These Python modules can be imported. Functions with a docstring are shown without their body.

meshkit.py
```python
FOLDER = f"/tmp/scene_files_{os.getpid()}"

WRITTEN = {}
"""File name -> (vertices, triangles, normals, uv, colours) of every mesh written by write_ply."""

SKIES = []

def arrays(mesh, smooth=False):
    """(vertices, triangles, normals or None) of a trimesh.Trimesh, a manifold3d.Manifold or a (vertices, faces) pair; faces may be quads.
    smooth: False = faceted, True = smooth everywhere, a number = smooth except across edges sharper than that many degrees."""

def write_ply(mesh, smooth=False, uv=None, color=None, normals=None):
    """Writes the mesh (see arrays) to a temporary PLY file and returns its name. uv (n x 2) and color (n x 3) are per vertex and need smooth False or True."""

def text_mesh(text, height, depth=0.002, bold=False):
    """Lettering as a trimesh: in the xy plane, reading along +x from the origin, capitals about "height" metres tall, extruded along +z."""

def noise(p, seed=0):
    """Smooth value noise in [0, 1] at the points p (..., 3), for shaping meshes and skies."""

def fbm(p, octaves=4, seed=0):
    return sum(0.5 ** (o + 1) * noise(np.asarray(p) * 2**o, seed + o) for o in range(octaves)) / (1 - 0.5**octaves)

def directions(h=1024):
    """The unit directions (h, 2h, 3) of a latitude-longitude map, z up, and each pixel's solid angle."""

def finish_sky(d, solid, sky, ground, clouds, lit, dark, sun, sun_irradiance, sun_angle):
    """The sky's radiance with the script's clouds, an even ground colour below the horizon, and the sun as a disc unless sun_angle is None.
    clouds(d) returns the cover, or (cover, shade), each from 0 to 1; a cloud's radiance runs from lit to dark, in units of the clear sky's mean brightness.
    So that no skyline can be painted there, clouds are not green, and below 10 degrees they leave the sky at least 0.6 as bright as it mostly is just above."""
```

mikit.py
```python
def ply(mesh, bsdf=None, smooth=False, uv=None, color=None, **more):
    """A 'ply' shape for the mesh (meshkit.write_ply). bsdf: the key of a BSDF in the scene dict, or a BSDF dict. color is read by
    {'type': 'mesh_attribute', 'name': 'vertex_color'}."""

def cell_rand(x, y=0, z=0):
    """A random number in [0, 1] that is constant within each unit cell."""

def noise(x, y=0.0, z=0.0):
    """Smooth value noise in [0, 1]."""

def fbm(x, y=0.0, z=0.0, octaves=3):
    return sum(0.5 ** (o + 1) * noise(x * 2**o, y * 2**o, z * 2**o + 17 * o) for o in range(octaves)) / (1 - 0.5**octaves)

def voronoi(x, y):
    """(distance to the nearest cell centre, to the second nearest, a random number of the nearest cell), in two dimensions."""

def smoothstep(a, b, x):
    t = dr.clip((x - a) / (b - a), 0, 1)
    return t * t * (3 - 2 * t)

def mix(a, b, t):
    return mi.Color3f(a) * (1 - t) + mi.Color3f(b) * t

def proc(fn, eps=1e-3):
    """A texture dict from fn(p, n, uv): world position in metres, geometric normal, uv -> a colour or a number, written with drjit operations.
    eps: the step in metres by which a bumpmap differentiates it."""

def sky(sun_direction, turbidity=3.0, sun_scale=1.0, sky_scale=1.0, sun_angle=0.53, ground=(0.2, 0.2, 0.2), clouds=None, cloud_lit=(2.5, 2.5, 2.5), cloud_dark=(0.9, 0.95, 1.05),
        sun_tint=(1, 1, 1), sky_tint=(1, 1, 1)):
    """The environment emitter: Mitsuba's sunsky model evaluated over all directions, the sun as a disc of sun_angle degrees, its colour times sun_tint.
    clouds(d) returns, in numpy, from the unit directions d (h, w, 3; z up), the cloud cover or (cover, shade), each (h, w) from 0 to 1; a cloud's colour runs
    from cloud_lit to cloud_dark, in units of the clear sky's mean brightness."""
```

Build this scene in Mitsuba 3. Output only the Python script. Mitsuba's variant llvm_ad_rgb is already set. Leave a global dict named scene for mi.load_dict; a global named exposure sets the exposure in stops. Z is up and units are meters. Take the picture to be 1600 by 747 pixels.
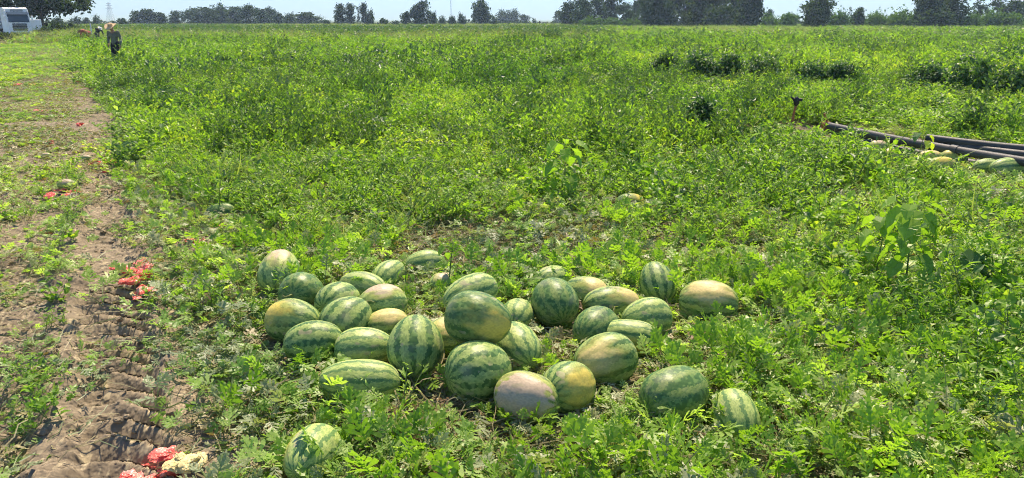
import math
import numpy as np
import trimesh
import manifold3d as m3
import drjit as dr
import mitsuba as mi
import mikit
import meshkit
from mikit import proc, noise, fbm, cell_rand, smoothstep, mix

T = mi.ScalarTransform4f
PI = math.pi

# ------------------------------------------------------------------ camera, sky, exposure
EYE = 1.8
PITCH = math.radians(16.6)
FOC = 1142.0                       # focal length in pixels of the 1600 px wide photograph
FOV = 2 * math.degrees(math.atan(800 / FOC))
SUN_AZ, SUN_EL = math.radians(9), math.radians(58)     # azimuth from straight ahead (+y) towards +x
SUN = (math.sin(SUN_AZ) * math.cos(SUN_EL), math.cos(SUN_AZ) * math.cos(SUN_EL), math.sin(SUN_EL))
exposure = 2.55

scene, labels = {}, {}
scene['camera'] = {'type': 'perspective', 'fov': FOV, 'fov_axis': 'x', 'near_clip': 0.05, 'far_clip': 6000.0,
                   'to_world': T().look_at(origin=[0, 0, EYE], target=[0, math.cos(PITCH), EYE - math.sin(PITCH)], up=[0, 0, 1])}
scene['sun_and_sky'] = mikit.sky(SUN, turbidity=3.0, sky_scale=1.0, ground=(0.1, 0.13, 0.05), sky_tint=(.78, .85, 1.03))


def at(u, v, z=0.0):
    """The point at height z that the photograph shows at pixel (u, v)."""
    a, b = (u - 800) / FOC, (373.5 - v) / FOC
    d = np.array([a, math.cos(PITCH) + b * math.sin(PITCH), -math.sin(PITCH) + b * math.cos(PITCH)])
    return np.array([0, 0, EYE]) + d * (z - EYE) / d[2]


def at_y(u, v, y):
    a, b = (u - 800) / FOC, (373.5 - v) / FOC
    d = np.array([a, math.cos(PITCH) + b * math.sin(PITCH), -math.sin(PITCH) + b * math.cos(PITCH)])
    return np.array([0, 0, EYE]) + d * y / d[1]


# ------------------------------------------------------------------ materials
def sel(cls, table):
    out = mi.Color3f(table[0])
    for k in range(1, len(table)):
        out = dr.select(cls > k - 0.5, mi.Color3f(table[k]), out)
    return out


# leaf classes, kept in the whole part of uv.x: 0 weed, 1 vine leaf, 2 dark glossy, 3 yellow green, 4 straw, 5 green stem, 6 dry leaf, 7 grass, 8 tree, 9 withered vine, 10 scrub
LO = [(.150, .270, .030), (.215, .335, .075), (.070, .155, .045), (.300, .420, .045), (.470, .410, .200), (.220, .340, .085), (.220, .150, .080), (.220, .310, .095), (.040, .070, .036), (.330, .390, .210), (.110, .210, .045)]
HI = [(.245, .385, .055), (.350, .465, .155), (.130, .250, .085), (.420, .490, .070), (.650, .580, .340), (.350, .460, .150), (.350, .240, .135), (.350, .400, .180), (.095, .150, .062), (.490, .540, .330), (.190, .310, .075)]
TR = [1.2, 1.3, 0.6, 1.1, 0.3, 0.3, 0.5, 0.9, 0.5, 0.55, 0.5]


def leaf_base(p, uv):
    cls = dr.floor(uv.x)
    r = uv.x - cls
    c = mix(sel(cls, LO), sel(cls, HI), r)
    g = noise(p.x * 0.55 + 7, p.y * 0.55, 3.0) * 0.6 + noise(p.x * 0.09, p.y * 0.09, 9.0) * 0.4
    w = dr.select((cls > 3.5) & (cls < 4.5), 0.15, 1.0)
    c = c * (1 + w * (g - 0.5) * mi.Color3f(0.9, 0.55, 0.5))
    q = noise(p.x * 2.6, p.y * 2.6, 5.0) * 0.6 + noise(p.x * 7.0, p.y * 7.0, 8.0) * 0.4
    c = c * (1 + 0.6 * w * (q - 0.5) * mi.Color3f(1.0, 0.75, 0.8))
    vein = 1 + 0.12 * (noise(p.x * 90, p.y * 90, p.z * 90) - 0.5)
    return c * vein, cls


def leaf_reflect(p, n, uv):
    return leaf_base(p, uv)[0]


def leaf_transmit(p, n, uv):
    c, cls = leaf_base(p, uv)
    t = mi.Float(TR[0])
    for k in range(1, len(TR)):
        t = dr.select(cls > k - 0.5, TR[k], t)
    return dr.clip(c * mi.Color3f(1.10, 1.24, 0.36) * t, 0, 0.85)


scene['tree_mat'] = {'type': 'blendbsdf', 'weight': 0.5,
                     'a': {'type': 'twosided', 'b': {'type': 'principled', 'base_color': proc(leaf_reflect), 'roughness': 0.8, 'specular': 0.1}},
                     'b': {'type': 'principledthin', 'base_color': proc(leaf_transmit), 'roughness': 0.5, 'diff_trans': 1.8}}
scene['leaf_mat'] = {'type': 'blendbsdf', 'weight': 0.58,
                     'a': {'type': 'twosided', 'b': {'type': 'principled', 'base_color': proc(leaf_reflect), 'roughness': 0.44, 'specular': 0.65}},
                     'b': {'type': 'principledthin', 'base_color': proc(leaf_transmit), 'roughness': 0.5, 'diff_trans': 1.8}}


def edge_x(y):
    """x of the right edge of the bare harvested strip at distance y."""
    y = np.asarray(y, float)
    return 0.22 - 0.55 * y - 0.05 * np.clip(y - 14, 0, 300)


def soil_color(p, n, uv):
    a = fbm(p.x * 2.2, p.y * 2.2, 1.0, octaves=4)
    b = noise(p.x * 45, p.y * 45, p.z * 45)
    c = mix((.140, .114, .078), (.275, .224, .152), a * 0.7 + b * 0.3)
    chaff = smoothstep(.70, .80, noise(p.x * 60, p.y * 21, 5.0)) * 0.55
    c = mix(c, (.40, .34, .21), chaff)
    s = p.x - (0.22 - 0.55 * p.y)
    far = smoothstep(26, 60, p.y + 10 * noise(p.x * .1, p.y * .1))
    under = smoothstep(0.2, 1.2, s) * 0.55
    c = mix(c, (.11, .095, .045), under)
    return mix(c, mix((.075, .10, .03), (.13, .13, .06), noise(p.x * .03, p.y * .05)), far)


def soil_bump(p, n, uv):
    return fbm(p.x * 34, p.y * 34, 2.0, octaves=4) * 0.025


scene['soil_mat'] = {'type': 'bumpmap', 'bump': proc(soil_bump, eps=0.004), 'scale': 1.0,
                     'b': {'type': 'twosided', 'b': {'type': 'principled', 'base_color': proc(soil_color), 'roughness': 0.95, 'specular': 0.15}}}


def melon_color(p, n, uv):
    k = dr.floor(uv.x)
    lon = uv.x - k
    t = dr.floor(uv.y)
    ax = uv.y - t
    style = t - 4 * dr.floor(t / 4)               # 0 usual, 1 pale, 2 dark, 3 sharp stripes
    sp = dr.floor(t / 4)
    end = dr.floor(sp / 4)                         # 0 middle, 1 first end, 2 last end, 3 large
    spot = sp - 4 * end                        # 0 none, 1 yellow, 2 cream pink, 3 salmon band
    cx, sx = dr.cos(lon * 2 * PI), dr.sin(lon * 2 * PI)
    num = 10 + dr.floor(cell_rand(k, 3) * 4.0)
    wav = noise(cx * 2.2 + k * 7.3, sx * 2.2, ax * 9) * 0.42 + noise(cx * 6 + k * 3.1, sx * 6, ax * 26) * 0.40 + noise(cx * 16 + k, sx * 16, ax * 60) * 0.30 + noise(cx * 34 + k, sx * 34, ax * 130) * 0.16
    ph = lon * num + (wav - 0.64) * dr.select(style > 2.5, 0.45, 0.66)
    saw = dr.abs(ph - dr.floor(ph) - 0.5) * 2
    cut = dr.select((style > 0.5) & (style < 1.5), 0.66, dr.select((style > 1.5) & (style < 2.5), 0.42, 0.56))
    dark = smoothstep(cut - 0.05, cut + 0.05, saw)
    net = noise(cx * 14 + k * 5, sx * 14, ax * 48)
    lt = mix((.185, .275, .060), (.380, .455, .135), net * 0.65 + 0.4 * noise(cx * 5, sx * 5 + k, ax * 14))
    fine = smoothstep(.52, .66, noise(cx * 26 + k * 3, sx * 26, ax * 34)) * (1 - dark)
    lt = mix(lt, (.12, .22, .05), fine * 0.55)
    lt = dr.select((style > 0.5) & (style < 1.5), lt * mi.Color3f(1.25, 1.2, 1.25), dr.select((style > 1.5) & (style < 2.5), lt * mi.Color3f(.62, .68, .62), lt))
    dk = mix((.050, .125, .028), (.135, .235, .058), smoothstep(.45, .75, noise(cx * 9 + k * 2, sx * 9, ax * 30)))
    dk = dr.select((style > 0.5) & (style < 1.5), mix(dk, (.13, .24, .07), .65), dk)
    c = mix(lt, dk, dark)
    pole = smoothstep(.06, .0, ax) + smoothstep(.94, 1.0, ax)
    c = mix(c, (.17, .22, .08), pole * 0.6)
    mid = dr.select((end > .5) & (end < 1.5), .24, dr.select((end > 1.5) & (end < 2.5), .78, 0.5 + 0.12 * (cell_rand(k, 9) - .5)))
    big = dr.select(end > 2.5, 1.35, 1.0)
    d = dr.sqrt(dr.square((lon - 0.5) / ((0.105 + 0.04 * cell_rand(k, 8)) * big)) + dr.square((ax - mid) / (0.28 * big)))
    d = d + (noise(cx * 5 + k, sx * 5, ax * 9) - 0.5) * 0.75 + (noise(cx * 26 + k, sx * 26, ax * 60) - 0.5) * 0.18
    soft = dr.select(end > 2.5, .10, .28)
    m = dr.select(spot > 0.5, 1 - smoothstep(.88 - soft, .88 + soft, d), 0.0) * dr.select(end > 1.5, 1.0, 1 - .28 * dark)
    sc = dr.select(spot > 2.5, mi.Color3f(.66, .52, .20), dr.select(spot > 1.5, mi.Color3f(.50, .38, .27), mi.Color3f(.64, .50, .09)))
    sc = sc * (0.82 + 0.3 * noise(cx * 22, sx * 22, ax * 50 + k))
    rim = dr.select(spot > 0.5, (1 - smoothstep(1.0, 1.5, d)) * 0.45, 0.0)
    c = mix(c, (.38, .36, .06), rim)
    c = mix(c, sc, m * 0.9)
    scuff = smoothstep(.74, .80, noise(p.x * 38, p.y * 38 + k, p.z * 38)) * smoothstep(.55, .7, noise(p.x * 9, p.y * 9, p.z * 9 + k))
    c = mix(c, (.36, .31, .18), scuff * 0.6)
    dust = fbm(p.x * 14, p.y * 14, p.z * 14)
    return mix(c, (.33, .30, .22), 0.03 + 0.30 * smoothstep(.52, .85, dust))


def melon_bump(p, n, uv):
    return fbm(p.x * 26, p.y * 26, p.z * 26) * 0.004


def melon_rough(p, n, uv):
    return 0.36 + 0.22 * fbm(p.x * 20, p.y * 20, p.z * 20)


scene['melon_mat'] = {'type': 'bumpmap', 'bump': proc(melon_bump, eps=0.003), 'scale': 1.0,
                      'b': {'type': 'twosided', 'b': {'type': 'principled', 'base_color': proc(melon_color), 'roughness': proc(melon_rough), 'specular': 0.28}}}


def flesh_color(p, n, uv):
    a = fbm(p.x * 40, p.y * 40, p.z * 40)
    c = mix((.62, .06, .045), (.82, .22, .16), a)
    return mix(c, (.75, .38, .30), smoothstep(.58, .8, noise(p.x * 25 + 4, p.y * 25, p.z * 25)) * 0.75)


def pith_color(p, n, uv):
    return mix((.58, .47, .17), (.70, .60, .30), fbm(p.x * 20, p.y * 20, p.z * 20))


def flat_mat(name, col, rough=0.6, metal=0.0, spec=0.4, var=0.25, scale=6.0):
    a, b = [c * (1 - var) for c in col], [min(c * (1 + var), .95) for c in col]

    def fn(p, n, uv):
        return mix(a, b, fbm(p.x * scale, p.y * scale, p.z * scale))
    scene[name] = {'type': 'twosided', 'b': {'type': 'principled', 'base_color': proc(fn), 'roughness': rough, 'metallic': metal, 'specular': spec}}


scene['flesh_mat'] = {'type': 'twosided', 'b': {'type': 'principled', 'base_color': proc(flesh_color), 'roughness': 0.34, 'specular': 0.5}}
scene['pith_mat'] = {'type': 'twosided', 'b': {'type': 'principled', 'base_color': proc(pith_color), 'roughness': 0.5, 'specular': 0.4}}
flat_mat('bark_mat', (.10, .075, .055), 0.95, spec=0.1, scale=3)
flat_mat('stalk_mat', (.20, .22, .07), 0.7, scale=60)
flat_mat('rust_mat', (.32, .12, .05), 0.8, scale=50)
flat_mat('pipe_mat', (.062, .063, .064), 0.55, spec=0.35, var=0.35, scale=9)
flat_mat('black_mat', (.018, .018, .02), 0.5, scale=20)
flat_mat('white_paint', (.84, .84, .84), 0.3, var=.06, scale=2)
flat_mat('grey_paint', (.30, .32, .34), 0.5)
flat_mat('blue_grey', (.10, .15, .20), 0.5)
flat_mat('steel_mat', (.48, .50, .52), 0.5, metal=0.3)
flat_mat('tyre_mat', (.025, .025, .025), 0.85)
scene['glass_mat'] = {'type': 'twosided', 'b': {'type': 'principled', 'base_color': {'type': 'rgb', 'value': [.03, .05, .06]}, 'roughness': 0.08, 'specular': 0.8}}
flat_mat('skin_mat', (.33, .19, .12), 0.6, var=.1)
flat_mat('shirt_mat', (.13, .145, .115), 0.9, var=.3, scale=14)
flat_mat('trouser_mat', (.020, .020, .024), 0.9)
flat_mat('straw_hat_mat', (.50, .37, .21), 0.8, scale=40)
flat_mat('red_cloth', (.46, .13, .09), 0.9)
flat_mat('dark_cloth', (.03, .035, .045), 0.9)
flat_mat('white_cloth', (.70, .70, .66), 0.9, var=.08)


# ------------------------------------------------------------------ helpers
COUNT = {}


def numbered(name):
    k = COUNT.get(name, 0)
    COUNT[name] = k + 1
    return name if k == 0 else f'{name}_{k:03d}'


def put(key, mesh, mat, smooth=False, uv=None, to_world=None):
    d = mikit.ply(mesh, mat, smooth=smooth, uv=uv)
    if to_world is not None:
        d['to_world'] = to_world
    scene[key] = d
    return key


def tag(key, label=None, cat=None, group=None, kind=None):
    labels[key] = {k: v for k, v in (('label', label), ('category', cat), ('group', group), ('kind', kind)) if v}


def sub(parent, name):
    return parent + '__' + numbered_in(parent, name)


def numbered_in(parent, name):
    k = COUNT.get((parent, name), 0)
    COUNT[(parent, name)] = k + 1
    return name if k == 0 else f'{name}_{k:03d}'


def unit(v):
    v = np.asarray(v, float)
    return v / np.maximum(np.linalg.norm(v, axis=-1, keepdims=True), 1e-9)


def tube(points, radii, sides=6, cap=True):
    p = np.asarray(points, float)
    r = np.broadcast_to(np.asarray(radii, float), (len(p),))
    t = unit(np.gradient(p, axis=0))
    ref = np.array([0, 0, 1.0]) if abs(t[:, 2]).mean() < 0.9 else np.array([1.0, 0, 0])
    a = unit(np.cross(t, ref))
    b = np.cross(t, a)
    ang = np.arange(sides) * 2 * PI / sides
    v = (p[:, None] + r[:, None, None] * (np.cos(ang)[None, :, None] * a[:, None] + np.sin(ang)[None, :, None] * b[:, None])).reshape(-1, 3)
    i, j = np.meshgrid(np.arange(len(p) - 1), np.arange(sides), indexing='ij')
    q = np.stack([i * sides + j, i * sides + (j + 1) % sides, (i + 1) * sides + (j + 1) % sides, (i + 1) * sides + j], -1).reshape(-1, 4)
    f = np.vstack([q[:, [0, 1, 2]], q[:, [0, 2, 3]]])
    if cap:
        n = len(v)
        v = np.vstack([v, p[:1], p[-1:]])
        k = np.arange(sides)
        e = (len(p) - 1) * sides
        f = np.vstack([f, np.stack([np.full(sides, n), k, (k + 1) % sides], 1), np.stack([np.full(sides, n + 1), e + (k + 1) % sides, e + k], 1)])
    return v, f


def tm(vf):
    return trimesh.Trimesh(np.asarray(vf[0]), np.asarray(vf[1]), process=False)


def rbox(size, center=(0, 0, 0), r=0.03):
    """A box with rounded edges."""
    s = np.maximum(np.asarray(size, float) / 2 - r, 1e-4)
    b = m3.Manifold.cube([2 * s[0], 2 * s[1], 2 * s[2]], True)
    pts = []
    for c in np.array(np.meshgrid([-1, 1], [-1, 1], [-1, 1])).reshape(3, -1).T:
        for ax in range(3):
            for q in (-0.7, 0.0, 0.7):
                e = np.zeros(3)
                e[ax] = r * c[ax]
                e[(ax + 1) % 3] = q * 0.41 * r
                pts.append(c * s + e)
        pts.append(c * (s + 0.58 * r))
    m = m3.Manifold.hull_points(np.array(pts)).translate(list(map(float, center)))
    mm = m.to_mesh()
    return trimesh.Trimesh(mm.vert_properties[:, :3], mm.tri_verts, process=False)


def cat(*ms):
    return trimesh.util.concatenate(list(ms))


# ------------------------------------------------------------------ foliage kit
class Kit:
    def __init__(self):
        self.v, self.f, self.uv, self.n = [], [], [], 0

    def raw(self, v, f, uv):
        self.v.append(v); self.f.append(np.asarray(f) + self.n); self.uv.append(uv)
        self.n += len(v)

    def leaves(self, tmpl, P, D, N, L, W, cls, rng):
        tv, tf, tt = tmpl
        n = len(P)
        if n == 0:
            return
        P, D, N = (np.broadcast_to(np.asarray(a, float), (n, 3)) for a in (P, D, N))
        L, W = (np.broadcast_to(np.asarray(a, float), (n,)) for a in (L, W))
        y = unit(D)
        x = unit(np.cross(y, N) + 1e-6)
        z = np.cross(x, y)
        q = (x[:, None] * (tv[None, :, :1] * W[:, None, None]) + y[:, None] * tv[None, :, 1:2] + z[:, None] * tv[None, :, 2:3]) * L[:, None, None] + P[:, None]
        cls = np.broadcast_to(np.asarray(cls, float), (n,))
        u = cls + np.clip(rng.random(n), .02, .98)
        uv = np.stack([np.repeat(u, len(tv)), np.tile(tt, n)], 1)
        f = (tf[None] + (np.arange(n) * len(tv))[:, None, None]).reshape(-1, 3)
        self.raw(q.reshape(-1, 3), f, uv)

    def stem(self, pts, r0, r1, cls, rng, sides=3):
        v, f = tube(pts, np.linspace(r0, r1, len(pts)), sides, cap=False)
        self.raw(v, f, np.tile([[cls + np.clip(rng.random(), .02, .98), 0.5]], (len(v), 1)))

    def add(self, other, M):
        for v, uv in zip(other.v, other.uv):
            pass
        v = np.vstack(other.v) @ M[:3, :3].T + M[:3, 3]
        f = np.vstack(other.f)
        self.raw(v, f, np.vstack(other.uv))

    def arrays(self):
        return np.vstack(self.v), np.vstack(self.f), np.vstack(self.uv)

    def shape(self, mat='leaf_mat'):
        v, f, uv = self.arrays()
        return mikit.ply((v, f), mat, uv=uv)


def blade(widths, droop=0.25, fold=0.12, wave=0.0):
    """A leaf of cross-sections left, midrib, right; widths at even steps along it."""
    n = len(widths)
    v, t = [], []
    for i, w in enumerate(widths):
        s = i / (n - 1)
        z = -droop * s * s + 0.35 * droop * s
        zz = wave * math.sin(i * 2.4)
        v += [[-w, s, z + fold * w + zz], [0, s, z], [w, s, z + fold * w - zz]]
        t += [s] * 3
    f = []
    for i in range(n - 1):
        a, b = 3 * i, 3 * i + 3
        for k in (0, 1):
            if widths[i] < 1e-6:
                f.append([a + 1, b + k + 1, b + k])
            elif widths[i + 1] < 1e-6:
                f.append([a + k, a + k + 1, b + 1])
            else:
                f += [[a + k, a + k + 1, b + k + 1], [a + k, b + k + 1, b + k]]
    return np.array(v, float), np.array(f), np.array(t)


LANCE = [blade([0, .13, .12, 0], d, .5) for d in (.1, .35, .6)]
OVATE = [blade([0, .26, .30, .17, 0], d, .3, w) for d, w in ((.15, .02), (.4, -.03), (.6, .03))]
BLADE_GRASS = [blade([.018, .02, .013, 0], d, .3) for d in (.3, .8)]
RHOMB = [(np.array([[0, 0, 0], [.24, .5, .05], [0, 1, -d * .5], [-.24, .5, .05]]), np.array([[0, 1, 2], [0, 2, 3]]), np.array([0, .5, 1, .5])) for d in (.1, .5)]
STRIP = [(np.array([[-.05, 0, 0], [.05, 0, 0], [0, 1, -d]]), np.array([[0, 1, 2]]), np.array([0, 0, 1.])) for d in (.1, .4)]


def lobed(seed):
    """A watermelon leaf: deeply cut into lobes, each with blunt lobelets."""
    r = np.random.default_rng(seed)
    v, f, t = [], [], []

    def strip(p0, ang, length, w0, w1, z0, dz):
        d = np.array([math.sin(ang), math.cos(ang)])
        s = np.array([d[1], -d[0]])
        prof = [(0, w0), (.35, w1 * .55), (.62, w1), (.85, w1 * .8), (1.0, w1 * .25)]
        b = len(v)
        for q, w in prof:
            zz = z0 + dz * q + r.uniform(-.03, .03)
            c = np.array(p0) + d * q * length
            for e in (-1, 1):
                ww = w * r.uniform(.8, 1.25)
                v.append([*(c + s * e * ww), zz + .25 * ww])
                t.append(min(1, np.linalg.norm(c)))
        for i in range(len(prof) - 1):
            a = b + 2 * i
            f.extend([[a, a + 1, a + 3], [a, a + 3, a + 2]])
    curl = r.uniform(-.12, .1)
    strip((0, 0), 0, 1.0, .022, .085, 0, curl)
    for q, ang, ln, w in ((.08, 1.30, .30, .055), (.20, 1.0, .50, .075), (.37, .86, .46, .07), (.54, .76, .36, .06), (.70, .62, .24, .05)):
        for e in (-1, 1):
            strip((0, q), e * (ang + r.uniform(-.12, .12)), ln * r.uniform(.85, 1.15), .035, w, curl * q, r.uniform(-.16, .10))
    return np.array(v, float), np.array(f), np.array(t)


LOBED = [lobed(k) for k in range(6)]


def lobed_lo(seed):
    r = np.random.default_rng(seed)
    v, f, t = [], [], []
    for p0, ang, ln, w in (((0, 0), 0, 1, .13), ((0, .2), .95, .5, .12), ((0, .2), -.95, .5, .12), ((0, .45), .8, .45, .1), ((0, .45), -.8, .45, .1)):
        d = np.array([math.sin(ang), math.cos(ang)]); s = np.array([d[1], -d[0]])
        b = len(v)
        for q, e in ((0, 0), (.65, -1), (1.0, 0), (.65, 1)):
            v.append([*(np.array(p0) + d * q * ln + s * e * w), r.uniform(-.08, .08)]); t.append(q)
        f += [[b, b + 1, b + 2], [b, b + 2, b + 3]]
    return np.array(v, float), np.array(f), np.array(t)


LOBED_LO = [lobed_lo(k) for k in range(4)]


def heart():
    """A broad heart-shaped leaf."""
    n = 14
    v, t = [[0, 0, 0], [0, .5, -.13], [0, 1.0, -.48]], [0, .5, 1]
    out = []
    for i in range(n + 1):
        a = i / n
        y = -.16 * math.sin(a * PI) * (a < .35) * 1.4 + a ** 1.1
        w = .52 * math.sin(PI * min(1, a * .93 + .05)) ** .75 * (1 - .25 * a)
        out.append((w, y))
    f = []
    for e in (-1, 1):
        b = len(v)
        for i, (w, y) in enumerate(out):
            zz = .26 * w - .48 * max(0, y) ** 2 + .03 * math.sin(i * 2.2)
            v.append([e * w, y, zz]); t.append(max(0, min(1, y)))
        for i in range(n):
            c = 0 if i < n // 3 else 1 if i < 3 * n // 4 else 2
            f.append([c, b + i, b + i + 1])
        f += [[0, b + n // 3, 1], [1, b + 3 * n // 4, 2]]
    return np.array(v, float), np.array(f), np.array(t)


HEART = heart()


def rdir(rng, n, up=0.3, spread=1.0):
    a = rng.random(n) * 2 * PI
    return unit(np.stack([np.cos(a) * spread, np.sin(a) * spread, up + rng.normal(0, .25, n)], 1))


def rup(rng, n, s=0.5):
    return unit(np.stack([rng.normal(0, s, n), rng.normal(0, s, n), np.ones(n)], 1))


def weed(seed, h=0.3, leaf=0.05, cls=0, lod=0, kind='lance', stems=6, spread=.10):
    r, k = np.random.default_rng(seed), Kit()
    T_ = {('lance', 0): LANCE, ('ovate', 0): OVATE}.get((kind, lod), RHOMB)
    for s in range(stems):
        a = r.random() * 2 * PI
        base = np.array([math.cos(a), math.sin(a), 0]) * spread * r.random()
        lean = rdir(r, 1, 1.4)[0]
        hh = h * r.uniform(.55, 1.1)
        n = 6
        q = np.linspace(0, 1, n)[:, None]
        bend = rdir(r, 1, 0)[0] * hh * .18
        pts = base + lean * hh * q + bend * q * q
        if lod < 2:
            k.stem(pts, .0035, .0015, 5, r, 3)
        m = int((hh / (leaf * .30)) * (1 if lod == 0 else .75 if lod == 1 else .5))
        tt = r.uniform(.15, 1, m)
        P = base + lean * hh * tt[:, None] + bend * (tt ** 2)[:, None]
        D = rdir(r, m, .75)
        side = r.random(m) < .5
        P = P + D * (leaf * r.uniform(0, .9, m) * side)[:, None]
        L = leaf * r.uniform(.6, 1.3, m) * (1.15 - .45 * tt) * (1 if lod == 0 else 1.25 if lod == 1 else 1.6)
        c = np.full(m, float(cls))
        c[r.random(m) < (.04 if lod == 0 else .012)] = 3
        if cls == 0:
            c[r.random(m) < .08] = 2
        which = r.integers(0, len(T_), m)
        for w in range(len(T_)):
            i = which == w
            k.leaves(T_[w], P[i], D[i], rup(r, i.sum()), L[i], r.uniform(.8, 1.2, i.sum()), c[i], r)
    return k


def vine(seed, lod=0, cls=1, size=.12, n=9, height=.10, rise=(-.15, .8)):
    r, k = np.random.default_rng(seed), Kit()
    a = r.random() * 2 * PI
    p = np.array([-.26 * math.cos(a), -.26 * math.sin(a), .03])
    pts = [p.copy()]
    for i in range(n):
        a += r.normal(0, .35)
        p = p + np.array([math.cos(a), math.sin(a), 0]) * .065
        p[2] = .03 + .03 * r.random()
        pts.append(p.copy())
    pts = np.array(pts)
    if lod == 0:
        k.stem(pts, .0045, .003, 5 if r.random() < .6 else 4, r, 4)
    T_ = LOBED if lod == 0 else LOBED_LO
    for i in range(1, n + 1):
        for _ in range(2 if r.random() < .35 else 1):
            d = rdir(r, 1, .9)[0]
            top = pts[i] + d * height * r.uniform(.5, 1.5)
            if lod == 0:
                k.stem(np.array([pts[i], (pts[i] + top) / 2 + [0, 0, .015], top]), .0025, .002, 5, r, 3)
            out = unit(np.array([d[0], d[1], r.uniform(*rise)]))
            c = cls if r.random() < .85 else (9 if r.random() < .5 else 0)
            k.leaves(T_[r.integers(len(T_))], top[None], out[None], rup(r, 1, .55), size * r.uniform(.6, 1.3), r.uniform(.75, 1.15), c, r)
    return k


def straw(seed, n=16, length=.32, lod=0):
    r, k = np.random.default_rng(seed), Kit()
    for i in range(n):
        p = np.array([*r.normal(0, .14, 2), r.uniform(.005, .04)])
        a = r.random() * 2 * PI
        pts = [p]
        for j in range(4):
            a += r.normal(0, .5)
            p = p + np.array([math.cos(a), math.sin(a), 0]) * length * r.uniform(.12, .3)
            p[2] = abs(p[2] + r.normal(0, .018)) + .003
            pts.append(p)
        k.stem(np.array(pts), .0035 * r.uniform(.6, 1.3), .002, 4 if r.random() < .7 else 9, r, 3)
    m = n
    P = np.concatenate([r.normal(0, .16, (m, 2)), r.uniform(.005, .05, (m, 1))], 1)
    c = np.where(r.random(m) < .35, 6, np.where(r.random(m) < .5, 9, 4))
    k.leaves(LOBED_LO[seed % 4], P, rdir(r, m, .05), rup(r, m, .5), r.uniform(.04, .09, m), r.uniform(.5, 1.1, m), c, r)
    return k


def grass(seed, n=34, h=.35, cls=7):
    r, k = np.random.default_rng(seed), Kit()
    P = np.concatenate([r.normal(0, .05, (n, 2)), np.zeros((n, 1))], 1)
    D = rdir(r, n, 1.6)
    for w in range(2):
        i = r.random(n) < .55
        k.leaves(BLADE_GRASS[w], P[i], D[i], rup(r, i.sum(), .8), h * r.uniform(.5, 1.15, i.sum()), r.uniform(.35, .75, i.sum()), cls, r)
    return k


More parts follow.
